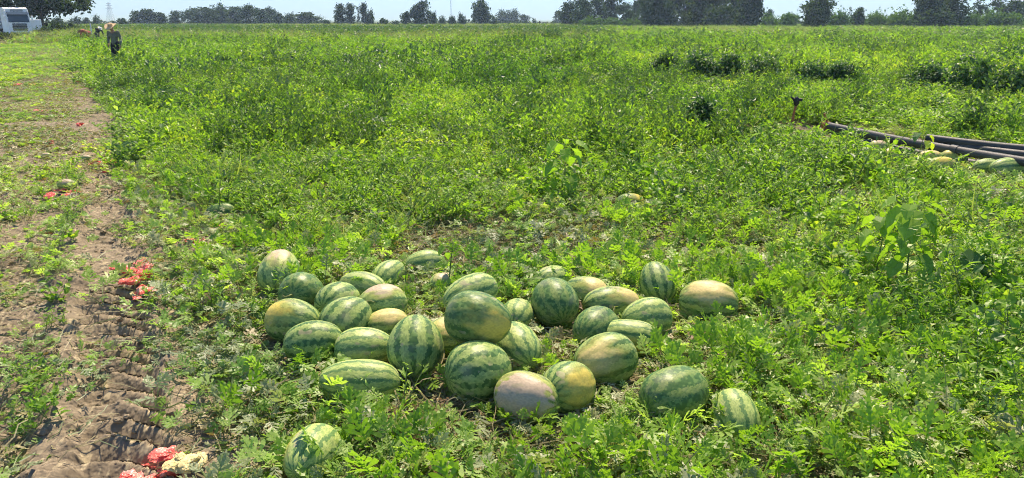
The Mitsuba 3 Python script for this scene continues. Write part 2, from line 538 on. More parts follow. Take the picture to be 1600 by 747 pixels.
def litter(seed, n=26, lod=0, mixp=(.55, .22, .15, .08)):
    """Flattened and torn vine leaves."""
    r, k = np.random.default_rng(seed), Kit()
    P = np.concatenate([r.normal(0, .15, (n, 2)), r.uniform(.005, .07, (n, 1))], 1)
    c = r.choice([1, 9, 0, 4], n, p=mixp)
    for w in range(3):
        i = r.integers(0, 3, n) == w
        k.leaves((LOBED if lod == 0 and w else LOBED_LO)[w], P[i], rdir(r, i.sum(), .1), rup(r, i.sum(), .6), r.uniform(.05, .11, i.sum()), r.uniform(.6, 1.1, i.sum()), c[i], r)
    for j in range(7):
        a, p = r.random() * 6.28, np.array([*r.normal(0, .12, 2), .03])
        e = p + np.array([math.cos(a), math.sin(a), r.uniform(-.02, .06)]) * r.uniform(.1, .25)
        k.stem(np.array([p, (p + e) / 2 + [0, 0, .02], e]), .003, .002, 4 if r.random() < .5 else 5, r, 3)
    return k


def clump(seed, radius, parts, n):
    """Several plants set down together: one patch of ground cover."""
    r, k = np.random.default_rng(seed), Kit()
    for i in range(n):
        o = parts[r.integers(len(parts))]
        a, d = r.random() * 6.28, radius * math.sqrt(r.random())
        s = r.uniform(.75, 1.25)
        c, q = math.cos(a * 7), math.sin(a * 7)
        M = np.eye(4)
        M[:3, :3] = np.array([[c, -q, 0], [q, c, 0], [0, 0, 1]]) * s
        M[:3, 3] = [d * math.cos(a), d * math.sin(a), 0]
        k.add(o, M)
    return k


GROUPS = {}


def group(name, kit):
    scene[name] = {'type': 'shapegroup', 'leaves': kit.shape()}
    return name


class Scatter:
    """One stuff object: instances keyed name__001, name__002 ..."""

    def __init__(self, name, label, cat):
        self.name, self.n = name, 0
        tag(name, label, cat, kind='stuff')

    def add(self, grp, x, y, z, rot, s, sz=None):
        self.n += 1
        c, q = math.cos(rot) * s, math.sin(rot) * s
        zz = s if sz is None else sz
        scene[f'{self.name}__{self.n:03d}'] = {'type': 'instance', 'g': {'type': 'ref', 'id': grp},
                                              'to_world': T([[c, -q, 0, x], [q, c, 0, y], [0, 0, zz, z], [0, 0, 0, 1]])}


# ------------------------------------------------------------------ the ground, one sheet
def npnoise(x, y, seed=0):
    return meshkit.noise(np.stack([np.asarray(x, float), np.asarray(y, float), np.zeros(np.shape(x))], -1), seed)


def npfbm(x, y, octaves=4, seed=0):
    return meshkit.fbm(np.stack([np.asarray(x, float), np.asarray(y, float), np.zeros(np.shape(x))], -1), octaves, seed)


def ground_z(x, y, fine=True):
    x, y = np.asarray(x, float), np.asarray(y, float)
    s = x - edge_x(y)                                         # < 0 inside the bare strip
    strip = np.clip(-s / .12, 0, 1) * np.clip((s + 6) / 1, 0, 1)
    z = .05 * (npfbm(x * .5, y * .5, 3, 5) - .5)
    near = np.clip((20 - y) / 8, 0, 1)
    lump = (npfbm(x * 7, y * 7, 4, 11) - .5) * .085 + np.clip(npfbm(x * 16, y * 16, 3, 13) - .52, 0, 1) * .14
    # tyre tracks: lug bars pressed into the soft ground
    for off, w, dep in ((-.37, .20, .115), (-1.06, .24, .060), (-2.2, .22, .07)):
        u = (s - off) / w
        inside = np.clip((1.15 - np.abs(u)) / .25, 0, 1)
        along = y * 1.14 + .05 * u + .09 * np.abs(u) ** 1.5 + .05 * (npnoise(x * 3, y * 3, 3) - .5)
        saw = (along / .185) % 1.0
        bar = np.clip(saw / .78, 0, 1) * np.clip((1 - saw) / .14, 0, 1)     # long slope, steep face towards the camera
        worn = .55 + .6 * npnoise(x * 1.3, y * 1.3, 21)
        keep = near * np.clip((npnoise(x * .9 + 4, y * .9, 23) - .12) / .3, 0, 1)
        z = z + strip * inside * keep * (dep * bar * worn - dep * .7)
        lump = lump * (1 - .55 * inside * strip)
        z = z + strip * .035 * np.exp(-((np.abs(u) - 1.35) / .3) ** 2) * near
    z = z + lump * (.35 + .65 * strip) * near
    return z - .02 * strip


def build_ground():
    def axis(lo, hi, step, out, far):
        a = list(np.arange(lo, hi + step / 2, step))
        s, q = step, a[-1]
        while q < far:
            s = min(s * 1.09, 60); q += s; a.append(q)
        s, q = step, a[0]
        while q > out:
            s = min(s * 1.09, 60); q -= s; a.insert(0, q)
        return np.array(a)
    xs = axis(-4.2, -.75, .017, -1000, 1000)
    ys = axis(2.2, 7.6, .019, -60, 900)
    X, Y = np.meshgrid(xs, ys)
    Z = ground_z(X, Y)
    v = np.stack([X, Y, Z], -1).reshape(-1, 3)
    n, m = len(xs), len(ys)
    i, j = np.meshgrid(np.arange(m - 1), np.arange(n - 1), indexing='ij')
    q = np.stack([i * n + j, i * n + j + 1, (i + 1) * n + j + 1, (i + 1) * n + j], -1).reshape(-1, 4)
    put('ground', (v, q), 'soil_mat', smooth=True)
    tag('ground', 'bare brown soil with tyre tracks and clods beside the green field', None, kind='structure')


build_ground()


_GX, _GY = np.arange(-30, 30.01, .05), np.arange(1.5, 26.01, .05)
_GZ = ground_z(*np.meshgrid(_GX, _GY))


def gz(x, y):
    """Height of the ground, from a 5 cm table near the viewer."""
    if -29.9 < x < 29.9 and 1.6 < y < 25.9:
        return float(_GZ[int((y - 1.5) / .05 + .5), int((x + 30) / .05 + .5)])
    return float(ground_z(np.array([x]), np.array([y]))[0]) if y < 26 else 0.0


# ------------------------------------------------------------------ watermelons
def melon_mesh(L, D, seed, style, spot, end=0):
    """A watermelon along +x with its ground spot towards +z; uv carries longitude + seed and axial position + kind."""
    r = np.random.default_rng(seed)
    nl, na = 41, 26
    lon = np.linspace(0, 1, nl)
    a = np.linspace(0, 1, na)
    th = a * PI
    ex = r.uniform(.80, .95)
    prof = np.sin(th) ** ex
    taper = 1 + r.uniform(-.15, .15) * np.cos(th)
    x = -np.cos(th) * np.abs(np.cos(th)) ** r.uniform(-.06, .02) * L / 2
    phi = (lon - .5) * 2 * PI
    ribs = 1 + .006 * np.cos(10 * phi + r.random() * 6)[None] * prof[:, None]
    R = (prof * taper)[:, None] * D / 2 * ribs
    X = np.repeat(x[:, None], nl, 1)
    Y, Z = R * np.sin(phi)[None], R * np.cos(phi)[None]
    lump = 1 + .06 * (meshkit.noise(np.stack([X, Y, Z], -1) * 9 + seed) - .5)
    Z = np.where(Z > 0, Z * (.97 if spot else 1), Z)              # the side it grew on is a little flat
    P = np.stack([X, Y * lump, Z * lump], -1)
    P[:, -1] = P[:, 0]
    uv = np.stack(np.broadcast_arrays(np.clip(lon, .001, .999)[None] + seed, np.clip(a, .001, .999)[:, None] + style + 4 * spot + 16 * end), -1).reshape(-1, 2)
    i, j = np.meshgrid(np.arange(na - 1), np.arange(nl - 1), indexing='ij')
    q = np.stack([i * nl + j, i * nl + j + 1, (i + 1) * nl + j + 1, (i + 1) * nl + j], -1).reshape(-1, 4)
    q = q[:, ::-1]
    v = P.reshape(-1, 3)
    m = trimesh.Trimesh(v, np.vstack([q[:, [0, 1, 2]], q[:, [0, 2, 3]]]), process=False)
    n = P.copy()                                                # analytic-like normals: no seam
    du, dv = np.gradient(P, axis=0), np.gradient(P, axis=1)
    dv[:, 0] = dv[:, -1] = (P[:, 1] - P[:, -2]) / 2
    n = np.cross(du, dv)
    s = np.sign((n * P).sum(-1, keepdims=True)).mean()
    n = unit(n) * (1 if s > 0 else -1)
    n[0], n[-1] = [-1, 0, 0], [1, 0, 0]
    return m, uv, n.reshape(-1, 3), abs(x[0])


MELONS = []        # (x, y, z, radius) for keeping plants off


def melon(u, v, L, D, yaw, label, style=0, spot=0, spotdir=(0, 0, -1), tilt=0, z=None, stem=None, group='watermelons gathered in the picked pile', cat_='watermelon', y=None, name='watermelon', mat='melon_mat', end=0):
    """u, v: where the centre is seen; yaw 0 = lying across the view, 90 = pointing away; spotdir in world directions (right, away, up)."""
    seed = len(MELONS) + 1
    zc = D * .43 if z is None else z
    c = at(u, v, zc)
    for _ in range(3):
        c = at(u, v, zc + gz(c[0], c[1]))
    ya, ti = math.radians(yaw), math.radians(tilt)
    ax = np.array([math.cos(ya) * math.cos(ti), math.sin(ya) * math.cos(ti), math.sin(ti)])
    sd = np.asarray(spotdir, float)
    sd = unit(sd - ax * (sd @ ax))
    M = np.eye(4)
    M[:3, 0], M[:3, 2] = ax, sd
    M[:3, 1] = np.cross(sd, ax)
    M[:3, 3] = c
    m, uv, n, half = melon_mesh(L, D, seed, style, spot, end)
    key = numbered(name)
    path = meshkit.write_ply(m, False, uv, None, normals=n)
    scene[key] = {'type': 'ply', 'filename': path, 'face_normals': False, 'bsdf': {'type': 'ref', 'id': mat}, 'to_world': T(M)}
    tag(key, label, cat_, group)
    if stem:
        r = np.random.default_rng(seed + 900)
        e = 1 if stem > 0 else -1
        b = np.array([e * half * .985, 0, 0])
        k = np.array([e, 0, 0]) * .018
        pts = np.array([b, b + k, b + 1.8 * k + [0, .010, .006], b + 2.2 * k + [0, .028, .012], b + 2.0 * k + [0, .045, .002]]) + r.normal(0, .002, (5, 3))
        put(key + '__stem', tm(tube(pts, [.0085, .005, .0045, .004, .0055], 7)), 'stalk_mat', smooth=40, to_world=T(M))
    MELONS.append((c[0], c[1], c[2], max(L * .5, D * .5)))
    return key


UP, CAM = (0, -.3, 1), (0, -1, .35)
melon(437, 425, .33, .278, 94, 'cream tipped striped watermelon at the far left of the pile', 1, 2, (0.05, -.4, 1), end=2, tilt=36, z=.165, stem=None)
melon(472, 459, .32, .28, -97, 'dark watermelon with its stalk facing the viewer, beside the cream tipped one', 2, 0, tilt=18, stem=1)
melon(527, 474, .30, .265, 68, 'dark striped watermelon lying end-on behind the curled stalk one in the left heap', 3, 0, tilt=-12, stem=None)
melon(567, 449, .36, .215, -24, 'long pale green watermelon lying crosswise at the back of the left heap', 1, 0, stem=-1)
melon(607, 430, .30, .20, 62, 'small pale green watermelon standing behind the left heap beside the leafy seedling', 1, 0, tilt=10)
melon(664, 412, .29, .20, 20, 'pale watermelon half hidden by stems at the very back of the pile', 1, 0)
melon(459, 502, .335, .262, -14, 'watermelon with an orange yellow patch on its left end, left edge of the pile', 0, 1, (-.2, -.6, .8), end=1, stem=None)
melon(542, 502, .32, .285, 52, 'round dark striped watermelon with a curled stalk on top, middle of the left heap', 3, 0, tilt=24, stem=1)
melon(597, 476, .31, .255, 25, 'pale mottled watermelon behind the one with the cream top', 1, 2, (.2, .2, 1))
melon(604, 508, .27, .20, 12, 'small watermelon with a cream and yellow top and a looped stalk on its left', 0, 3, (.1, -.35, 1), stem=-1)
melon(490, 536, .32, .245, 20, 'striped watermelon half hidden behind leaves at the left front of the pile', 0, 0)
melon(570, 545, .32, .235, 8, 'striped watermelon partly sunk in leaves in front of the curled stalk one', 1, 0)
melon(649, 541, .34, .288, 93, 'upright ribbed watermelon with pale speckled stripes, centre of the left heap', 3, 0, tilt=40, z=.175, stem=None)
melon(697, 526, .28, .23, 40, 'watermelon with a pale yellow side wedged under the topmost one', 1, 3, (-.2, -.6, .7))
melon(748, 580, .33, .305, 30, 'mottled mid green watermelon in front of and below the topmost one', 0, 0, stem=None)
melon(808, 543, .33, .245, 115, 'pale green watermelon to the right of and below the topmost one', 1, 0, tilt=10)
melon(735, 459, .36, .23, 28, 'long light green watermelon leaning behind the topmost one', 1, 0, tilt=12, z=.20)
melon(808, 494, .28, .21, 80, 'pale watermelon showing only its end, right behind the topmost one', 1, 0)
melon(747, 499, .345, .280, -9, 'large dark green watermelon topmost in the pile with a yellow patch at right', 2, 1, (.1, -.95, .1), end=2, tilt=-7, z=.335, stem=None)
melon(862, 437, .26, .195, 35, 'pale watermelon peeping out at the back of the middle heap', 1, 0)
melon(867, 473, .33, .285, 105, 'dark watermelon with white speckled stripes standing at the left of the middle heap', 2, 0, tilt=22, z=.155, stem=None)
melon(915, 461, .31, .25, -30, 'watermelon with a salmon coloured top behind the middle heap', 0, 3, (.25, -.3, 1), end=2, stem=None)
melon(955, 475, .37, .225, 14, 'watermelon with a broad salmon yellow patch on its right half, middle heap', 0, 3, (.1, -.6, .8), end=2)
melon(931, 514, .32, .25, 55, 'dark striped watermelon lying under the salmon patched ones in the middle heap', 2, 0)
melon(1010, 498, .30, .245, 15, 'pale mottled watermelon at the right of the middle heap', 1, 0)
melon(980, 527, .36, .205, -14, 'long pale striped watermelon with a yellowish underside, front of the middle heap', 1, 1, (.2, -.8, -.5))
melon(946, 563, .34, .275, 22, 'watermelon with an orange salmon left end, lowest of the middle heap', 0, 3, (-.2, -.75, .6), end=1, tilt=8)
melon(1027, 442, .30, .235, 102, 'sharply striped watermelon standing apart behind the middle heap', 3, 0, tilt=42, z=.15)
melon(1107, 472, .36, .275, -16, 'watermelon with a salmon band along its side, alone at the right of the pile', 0, 3, (.05, -.55, .8))
melon(562, 597, .40, .225, 2, 'long pale striped watermelon lying across the front left of the pile', 1, 0, stem=None)
melon(487, 710, .33, .218, 82, 'watermelon with an orange left side, nearest to the viewer at the bottom edge', 1, 1, (-1, -.1, .25), tilt=-8)
melon(823, 621, .315, .243, -27, 'watermelon with a large pinkish white bare patch facing the viewer, front of the pile', 0, 2, (-.05, -.9, .42), end=3)
melon(888, 605, .29, .25, 48, 'yellow green watermelon leaning on the one with the pinkish white patch', 0, 1, (.0, -.75, .3), tilt=-8)
melon(1055, 617, .35, .272, 34, 'big dark watermelon showing its star shaped end, right front of the pile', 2, 0, tilt=4, stem=None)
melon(1150, 652, .27, .205, 96, 'pale yellow green striped watermelon half buried in leaves at the right front corner', 1, 0, tilt=28, z=.075)
melon(690, 443, .20, .16, 60, 'small whitish green watermelon among stems behind the pile', 1, 2, (0, -.5, 1))
S = None
melon(984, 318, .30, .21, 15, 'dark watermelon with a yellow end alone in the vines beyond the pile', 2, 1, (.2, -.3, 1), group=S, end=2, z=.05)
melon(346, 332, .28, .19, 10, 'dark green watermelon hidden under vines right of the bare strip', 2, 0, group=S, z=.05)
melon(1427, 428, .27, .19, 10, 'pale grey green watermelon overgrown by weeds on the right', 1, 0, group=S, z=.05)
P = 'watermelons lying in front of the pipes'
for u, v, L, D, yaw, st, sp, sd, lb in (
        (1358, 243, .31, .20, 0, 2, 0, (0, -1, 0), 'dark green watermelon leftmost in front of the pipes'),
        (1372, 231, .28, .19, 20, 1, 2, UP, 'mottled watermelon behind the leftmost one by the pipes'),
        (1391, 245, .30, .22, 30, 0, 1, UP, 'bright yellow sided watermelon next to the leftmost ones by the pipes'),
        (1452, 248, .28, .19, -20, 1, 3, UP, 'yellowish watermelon right of the pepper plant by the pipes'),
        (1469, 259, .35, .19, 10, 0, 1, (-.6, -.5, .6), 'long green and yellow watermelon nearest to the viewer by the pipes'),
        (1490, 247, .30, .20, -10, 1, 1, UP, 'pale yellow green watermelon touching the pipes'),
        (1540, 262, .28, .19, 0, 1, 0, UP, 'pale green watermelon left of the largest one by the pipes'),
        (1578, 264, .47, .24, 8, 1, 0, UP, 'large light green watermelon rightmost in front of the pipes')):
    melon(u, v - 1, L * 1.1, D * 1.1, yaw, lb, st, sp, sd, group=P)
for u, v, L, lb in ((105, 289, .20, 'pale rotting watermelon lying on the strip'), (72, 243, .12, 'pale yellow watermelon on the strip beside broken red flesh'),
                    (135, 247, .13, 'small grey green watermelon in the middle of the strip'), (1016, 182, .36, 'white sunlit watermelon far out in the green field'),
                    (172, 93, .50, 'whitish watermelon lying at the feet of the worker'), (198, 106, .60, 'whitish watermelon in the plants in front of the worker'),
                    (512, 114, .5, 'white sunlit watermelon far out left of centre in the field')):
    melon(u, v, L, L * .66, 10, lb, 1, 2, UP, group=S)

SCRAPS = np.array([(*at(u, v)[:2], r) for u, v, r in ((207, 424, .20), (228, 461, .17), (163, 257, .22), (75, 229, .2), (92, 304, .2), (78, 366, .12), (304, 380, .13), (353, 355, .1), (30, 357, .14), (248, 738, .24), (296, 732, .15), (268, 714, .12), (163, 270, .2), (205, 440, .15))])
PIPE_A, PIPE_B = at(1285, 197, .05)[:2], at(1680, 270, .05)[:2]


def pipe_room(x, y):
    """Signed distance in plan from the pipe bundle, positive towards the camera (inf when away from it)."""
    d = PIPE_B - PIPE_A
    L = np.linalg.norm(d)
    d = d / L
    q = np.array([x, y]) - PIPE_A
    t = q @ d
    return float(-(q[1] * d[0] - q[0] * d[1])) if -.5 < t < L + 1 else 1e9
# ------------------------------------------------------------------ ground cover
PM = np.array(MELONS)


def melon_block(x, y, top, reach=.10):
    """How much of a plant of height top may stand at (x, y): 0 inside a fruit, low in front of one."""
    if y > 13:
        return 1.0
    d = np.hypot(PM[:, 0] - x, PM[:, 1] - y)
    if (d < PM[:, 3] * .88).any():
        return 0.0
    keep = 1.0
    fr = (PM[:, 1] > y) & (PM[:, 1] - y < .75)
    lat = np.abs(x - PM[:, 0] * y / PM[:, 1])
    hit = fr & (lat < PM[:, 3] + reach)
    for i in np.nonzero(hit)[0]:
        allow = .08 + .40 * max(0, (PM[i, 1] - y - PM[i, 3]))
        keep = min(keep, allow / top)
    return keep


def jitter(y0, y1, step, seed, k=.76, pad=.8):
    r = np.random.default_rng(seed)
    out = []
    y = y0
    while y < y1:
        w = k * y + pad
        xs = np.arange(-w, w, step)
        out.append(np.stack([xs + r.uniform(-.5, .5, len(xs)) * step, np.full(len(xs), y) + r.uniform(-.5, .5, len(xs)) * step], 1))
        y += step
    return np.concatenate(out), r


def runner(seed):
    """Long trailing stems with a few wilted leaves."""
    r, k = np.random.default_rng(seed), Kit()
    for i in range(3):
        a = r.random() * 6.28
        p = np.array([*r.normal(0, .10, 2), .03])
        pts = [p]
        for j in range(9):
            a += r.normal(0, .28)
            p = p + np.array([math.cos(a), math.sin(a), 0]) * .10
            p[2] = .035 + .05 * r.random()
            pts.append(p)
        pts = np.array(pts)
        k.stem(pts, .0052, .0035, 4 if r.random() < .6 else 5, r, 4)
        for q in pts[1::2]:
            d = rdir(r, 1, .5)[0]
            e = q + d * .08
            k.stem(np.array([q, (q + e) / 2 + [0, 0, .012], e]), .003, .002, 4, r, 3)
            k.leaves(LOBED[r.integers(6)], e[None], unit(np.array([[d[0], d[1], -.5]])), rup(r, 1, .6), .085 * r.uniform(.6, 1.2), r.uniform(.4, .9), 9 if r.random() < .7 else 6, r)
    return k


NEAR = {
    'weed': [group(f'g_weed_{i}', weed(10 + i, .24, .042, 0, 0, 'lance', 7)) for i in range(6)],
    'broad': [group(f'g_broad_{i}', weed(30 + i, .22, .055, 0, 0, 'ovate', 5)) for i in range(4)],
    'vine': [group(f'g_vine_{i}', vine(50 + i, 0, 1, .105, 7)) for i in range(7)],
    'fresh': [group(f'g_fresh_{i}', vine(70 + i, 0, 0, .11, 6, .16, (.2, 1.8))) for i in range(5)],
    'silver': [group(f'g_silver_{i}', vine(80 + i, 0, 9, .095, 8, .10, (-.4, .9))) for i in range(3)],
    'litter': [group(f'g_litter_{i}', litter(90 + i)) for i in range(5)],
    'straw': [group(f'g_straw_{i}', straw(110 + i)) for i in range(4)],
    'runner': [group(f'g_runner_{i}', runner(150 + i)) for i in range(4)],
    'grass': [group(f'g_grass_{i}', grass(130 + i, 26, .30)) for i in range(3)],
}
TOPS = {'weed': .26, 'broad': .24, 'vine': .16, 'fresh': .24, 'silver': .17, 'litter': .06, 'straw': .05, 'runner': .09, 'grass': .3}
KINDS = {k: Scatter(n, l, c) for k, n, l, c in (
    ('weed', 'low_weeds', 'dense bright green narrow leaved weeds covering the near field', 'weeds'),
    ('broad', 'broadleaf_weeds', 'low weeds with oval leaves among the vines of the near field', 'weeds'),
    ('vine', 'watermelon_vines', 'grey green lobed watermelon vines spread over the near field', 'vines'),
    ('fresh', 'fresh_vines', 'bright green young lobed vine shoots rising among the melons', 'vines'),
    ('silver', 'silvery_vines', 'pale silvery leaved vines in patches of the near field', 'vines'),
    ('litter', 'crushed_vines', 'pale crushed vine leaves lying along the bare strip and between the plants', 'plant litter'),
    ('straw', 'dry_vine_stems', 'straw coloured dry vine stems lying on the soil', 'dry stems'),
    ('runner', 'trailing_vine_stems', 'long pale trailing vine stems with wilted leaves lying among the plants', 'vine stems'),
    ('grass', 'grass_tufts', 'thin pale green grass blades standing among the weeds', 'grass'))}


def put_near(kind, x, y, r, s=1.0, sz=None):
    b = melon_block(x, y, TOPS[kind] * s)
    sd = np.hypot(SCRAPS[:, 0] - x, SCRAPS[:, 1] - .10 - y)
    if b <= 0 or (sd < SCRAPS[:, 2] + .05).any():
        return
    if b < .42:
        kind, b = ('litter' if r.random() < .5 else 'vine'), max(b, .35)
        if melon_block(x, y, TOPS[kind]) < .3:
            kind = 'litter'
    f = min(1, b)
    KINDS[kind].add(NEAR[kind][r.integers(len(NEAR[kind]))], x, y, gz(x, y) - .004, r.random() * 6.28, s * (.55 + .45 * f), s * f)


STRAWY = [(*at(u, v)[:2], q) for u, v, q in ((770, 390, .75), (690, 402, .5), (840, 385, .5), (850, 540, .28), (1085, 545, .25), (1130, 420, .4), (1050, 265, .45), (560, 150, .8), (410, 640, .25), (1240, 240, .5),
                                              (1040, 700, .18), (720, 690, .15), (1300, 320, .5), (850, 380, .4))]


def near_zone(y0, y1, step, seed):
    pts, r = jitter(y0, y1, step, seed)
    nz = lambda sc, sd: npnoise(pts[:, 0] * sc, pts[:, 1] * sc, sd)  # noqa: E731
    A, B, C, D, E = nz(.9, 31), nz(2.1, 32), nz(.45, 33), nz(3.5, 34), nz(1.6, 35)
    for (x, y), a, b, c, d, e in zip(pts, A, B, C, D, E):
        s = x - float(edge_x(y)) + .18 * (b - .5)
        q = r.random()
        if s < 0:
            mid = math.exp(-((s + .70) / .16) ** 2) + math.exp(-((s + 1.65) / .3) ** 2)
            far = np.clip((y - 4.6) / 3.5, 0, 1)
            p = .11 + .65 * mid * (b > .42) + .55 * far * (.4 + d) + .35 * math.exp(-(s / .10) ** 2)
            rut = math.exp(-((x - float(edge_x(y)) + .37) / .27) ** 4) * (1 - .35 * far)
            if q < p * (1 - .95 * rut):
                k = r.choice(['litter', 'vine', 'broad', 'straw', 'weed'], p=[.42, .17, .10, .21, .10])
                put_near(k, x, y, r, r.uniform(.6, 1.0), r.uniform(.35, .7))
            continue
        if any((x - sx) ** 2 + (y - sy) ** 2 < (sr * (.6 + .8 * b)) ** 2 for sx, sy, sr in STRAWY):
            if q < .93:
                put_near(r.choice(['straw', 'runner', 'litter', 'silver', 'vine'], p=[.34, .12, .30, .14, .10]), x, y, r, r.uniform(.7, 1.1))
            elif q < .96:
                put_near(r.choice(['weed', 'broad']), x, y, r, .7)
            continue
        if d > .74 and b > .40 and q < .8:
            continue                                            # gaps of dark soil
        pr = pipe_room(x, y) if y > 7 and x > 3 else 1e9
        if -.3 < pr < 2.3:
            if r.random() < .6:
                put_near(r.choice(['litter', 'vine']), x, y, r, 1.0, .7)
            continue
        hi = .60 + .75 * c + .5 * max(0, d - .45) + .55 * np.clip((x - 1.2) / 1.5, 0, 1) + .75 * np.clip((y - 5.3) / 2.5, 0, 1)
        if s < .32 + .75 * e * (y < 7.5):
            k = r.choice(['litter', 'vine', 'fresh', 'straw', 'weed', 'silver'], p=[.36, .18, .08, .08, .06, .24])
            put_near(k, x, y, r, r.uniform(.7, 1.05), r.uniform(.5, .9))
            continue
        w = np.array([.30 + .9 * np.clip((a - .42) * 3, 0, 1), .16 + .2 * b, .50 + .8 * np.clip((.55 - a) * 3, 0, 1), .55 + .5 * d, .16, .12, .05 + .12 * (c > .6)])
        w[0] += .6 * np.clip((y - 5.5) / 2.5, 0, 1) + .4 * np.clip((x - 1.5), 0, 1)
        pm = np.hypot(x - .15, (y - 4.2) * .8) < 1.9
        if pm:
            w[0] *= .55; w[3] *= 1.3; w[2] *= 1.2; hi *= .8
        w = np.append(w, 1.2 * np.clip((e - .50) * 5, 0, 1) + .14 + .35 * (y < 3.6) * (x < 1.3))
        k = r.choice(['weed', 'broad', 'vine', 'fresh', 'litter', 'straw', 'grass', 'silver'], p=w / w.sum())
        put_near(k, x, y, r, r.uniform(.58, 1.15) * (hi if k in ('weed', 'broad', 'grass') else 1.0))
        if r.random() < .10:
            put_near('runner', x, y, r, r.uniform(.8, 1.2))
        if r.random() < .40:
            put_near('litter' if r.random() < .65 else 'straw', x + r.uniform(-.08, .08), y + r.uniform(-.08, .08), r, 1.0)


near_zone(2.1, 5.2, .112, 1)
near_zone(5.2, 9.4, .148, 2)

# clods of soil on the bare strip
CL = []
for i in range(4):
    m = trimesh.creation.icosphere(2)
    v = m.vertices * (1 + .9 * (meshkit.noise(m.vertices * 1.7 + i * 9)[:, None] - .5) + .3 * (meshkit.noise(m.vertices * 4 + i)[:, None] - .5)) * [1, .8, .6]
    scene[f'g_clod_{i}'] = {'type': 'shapegroup', 'clod': mikit.ply((v, m.faces), 'soil_mat')}
CLODS = Scatter('soil_clods', 'crumbs and clods of dry brown soil on the bare strip', 'soil clods')
rc = np.random.default_rng(8)
for _ in range(2000):
    y = rc.uniform(2.3, 9)
    if rc.random() > (3.2 / y) ** .6:
        continue
    x = float(edge_x(y)) - rc.uniform(-.25, 2.2)
    if abs(x) > .76 * y + .2 or melon_block(x, y, .03) <= 0:
        continue
    sz = .006 + .024 * rc.random() ** 3.5
    CLODS.add(f'g_clod_{rc.integers(4)}', x, y, gz(x, y) + sz * .2, rc.random() * 6.28, sz)

# middle distance
W1 = [weed(200 + i, .34, .055, 0, 1, 'lance', 6, .12) for i in range(4)] + [weed(210 + i, .30, .07, 0, 1, 'ovate', 5, .12) for i in range(2)]
V1 = [vine(220 + i, 1, 1, .13, 7) for i in range(4)]
D1 = [weed(230 + i, .42, .085, 2, 1, 'ovate', 6, .12) for i in range(3)]
T1 = [weed(280 + i, .60, .055, (0, 10, 0)[i], 1, 'lance', 8, .13) for i in range(3)]
Y1 = [weed(240 + i, .30, .06, 3, 1, 'lance', 6, .12) for i in range(2)]
G1 = [grass(250 + i, 30, .36) for i in range(2)]
P1 = [litter(265 + i, 24, 1, (.16, .32, .04, .48)) for i in range(3)] + [straw(275 + i, 10, .35, 1) for i in range(2)]
L1 = [litter(260 + i, 22, 1) for i in range(3)] + [straw(270 + i, 10, .35, 1) for i in range(2)]
MID = {'green': [group(f'm_green_{i}', clump(300 + i, .34, W1 * 3 + Y1 + V1 + G1, 7)) for i in range(5)],
       'vine': [group(f'm_vine_{i}', clump(310 + i, .34, V1 * 2 + W1, 7)) for i in range(4)],
       'dark': [group(f'm_dark_{i}', clump(320 + i, .32, D1 * 2 + W1, 6)) for i in range(3)],
       'yellow': [group(f'm_yellow_{i}', clump(330 + i, .34, Y1 * 2 + W1, 7)) for i in range(3)],
       'grass': [group(f'm_grass_{i}', clump(340 + i, .30, G1 * 3 + W1, 9)) for i in range(3)],
       'tall': [group(f'm_tall_{i}', clump(345 + i, .30, T1 * 2 + W1[:2], 6)) for i in range(3)],
       'crushed': [group(f'm_crushed_{i}', clump(355 + i, .36, P1, 9)) for i in range(3)],
       'litter': [group(f'm_litter_{i}', clump(350 + i, .36, L1, 8)) for i in range(4)]}
FIELD = Scatter('field_weeds', 'tangle of bright green weeds and vines filling the middle of the field', 'weeds')
STRIPC = Scatter('vine_litter', 'yellowish crushed vines covering the harvested strip into the distance', 'plant litter')


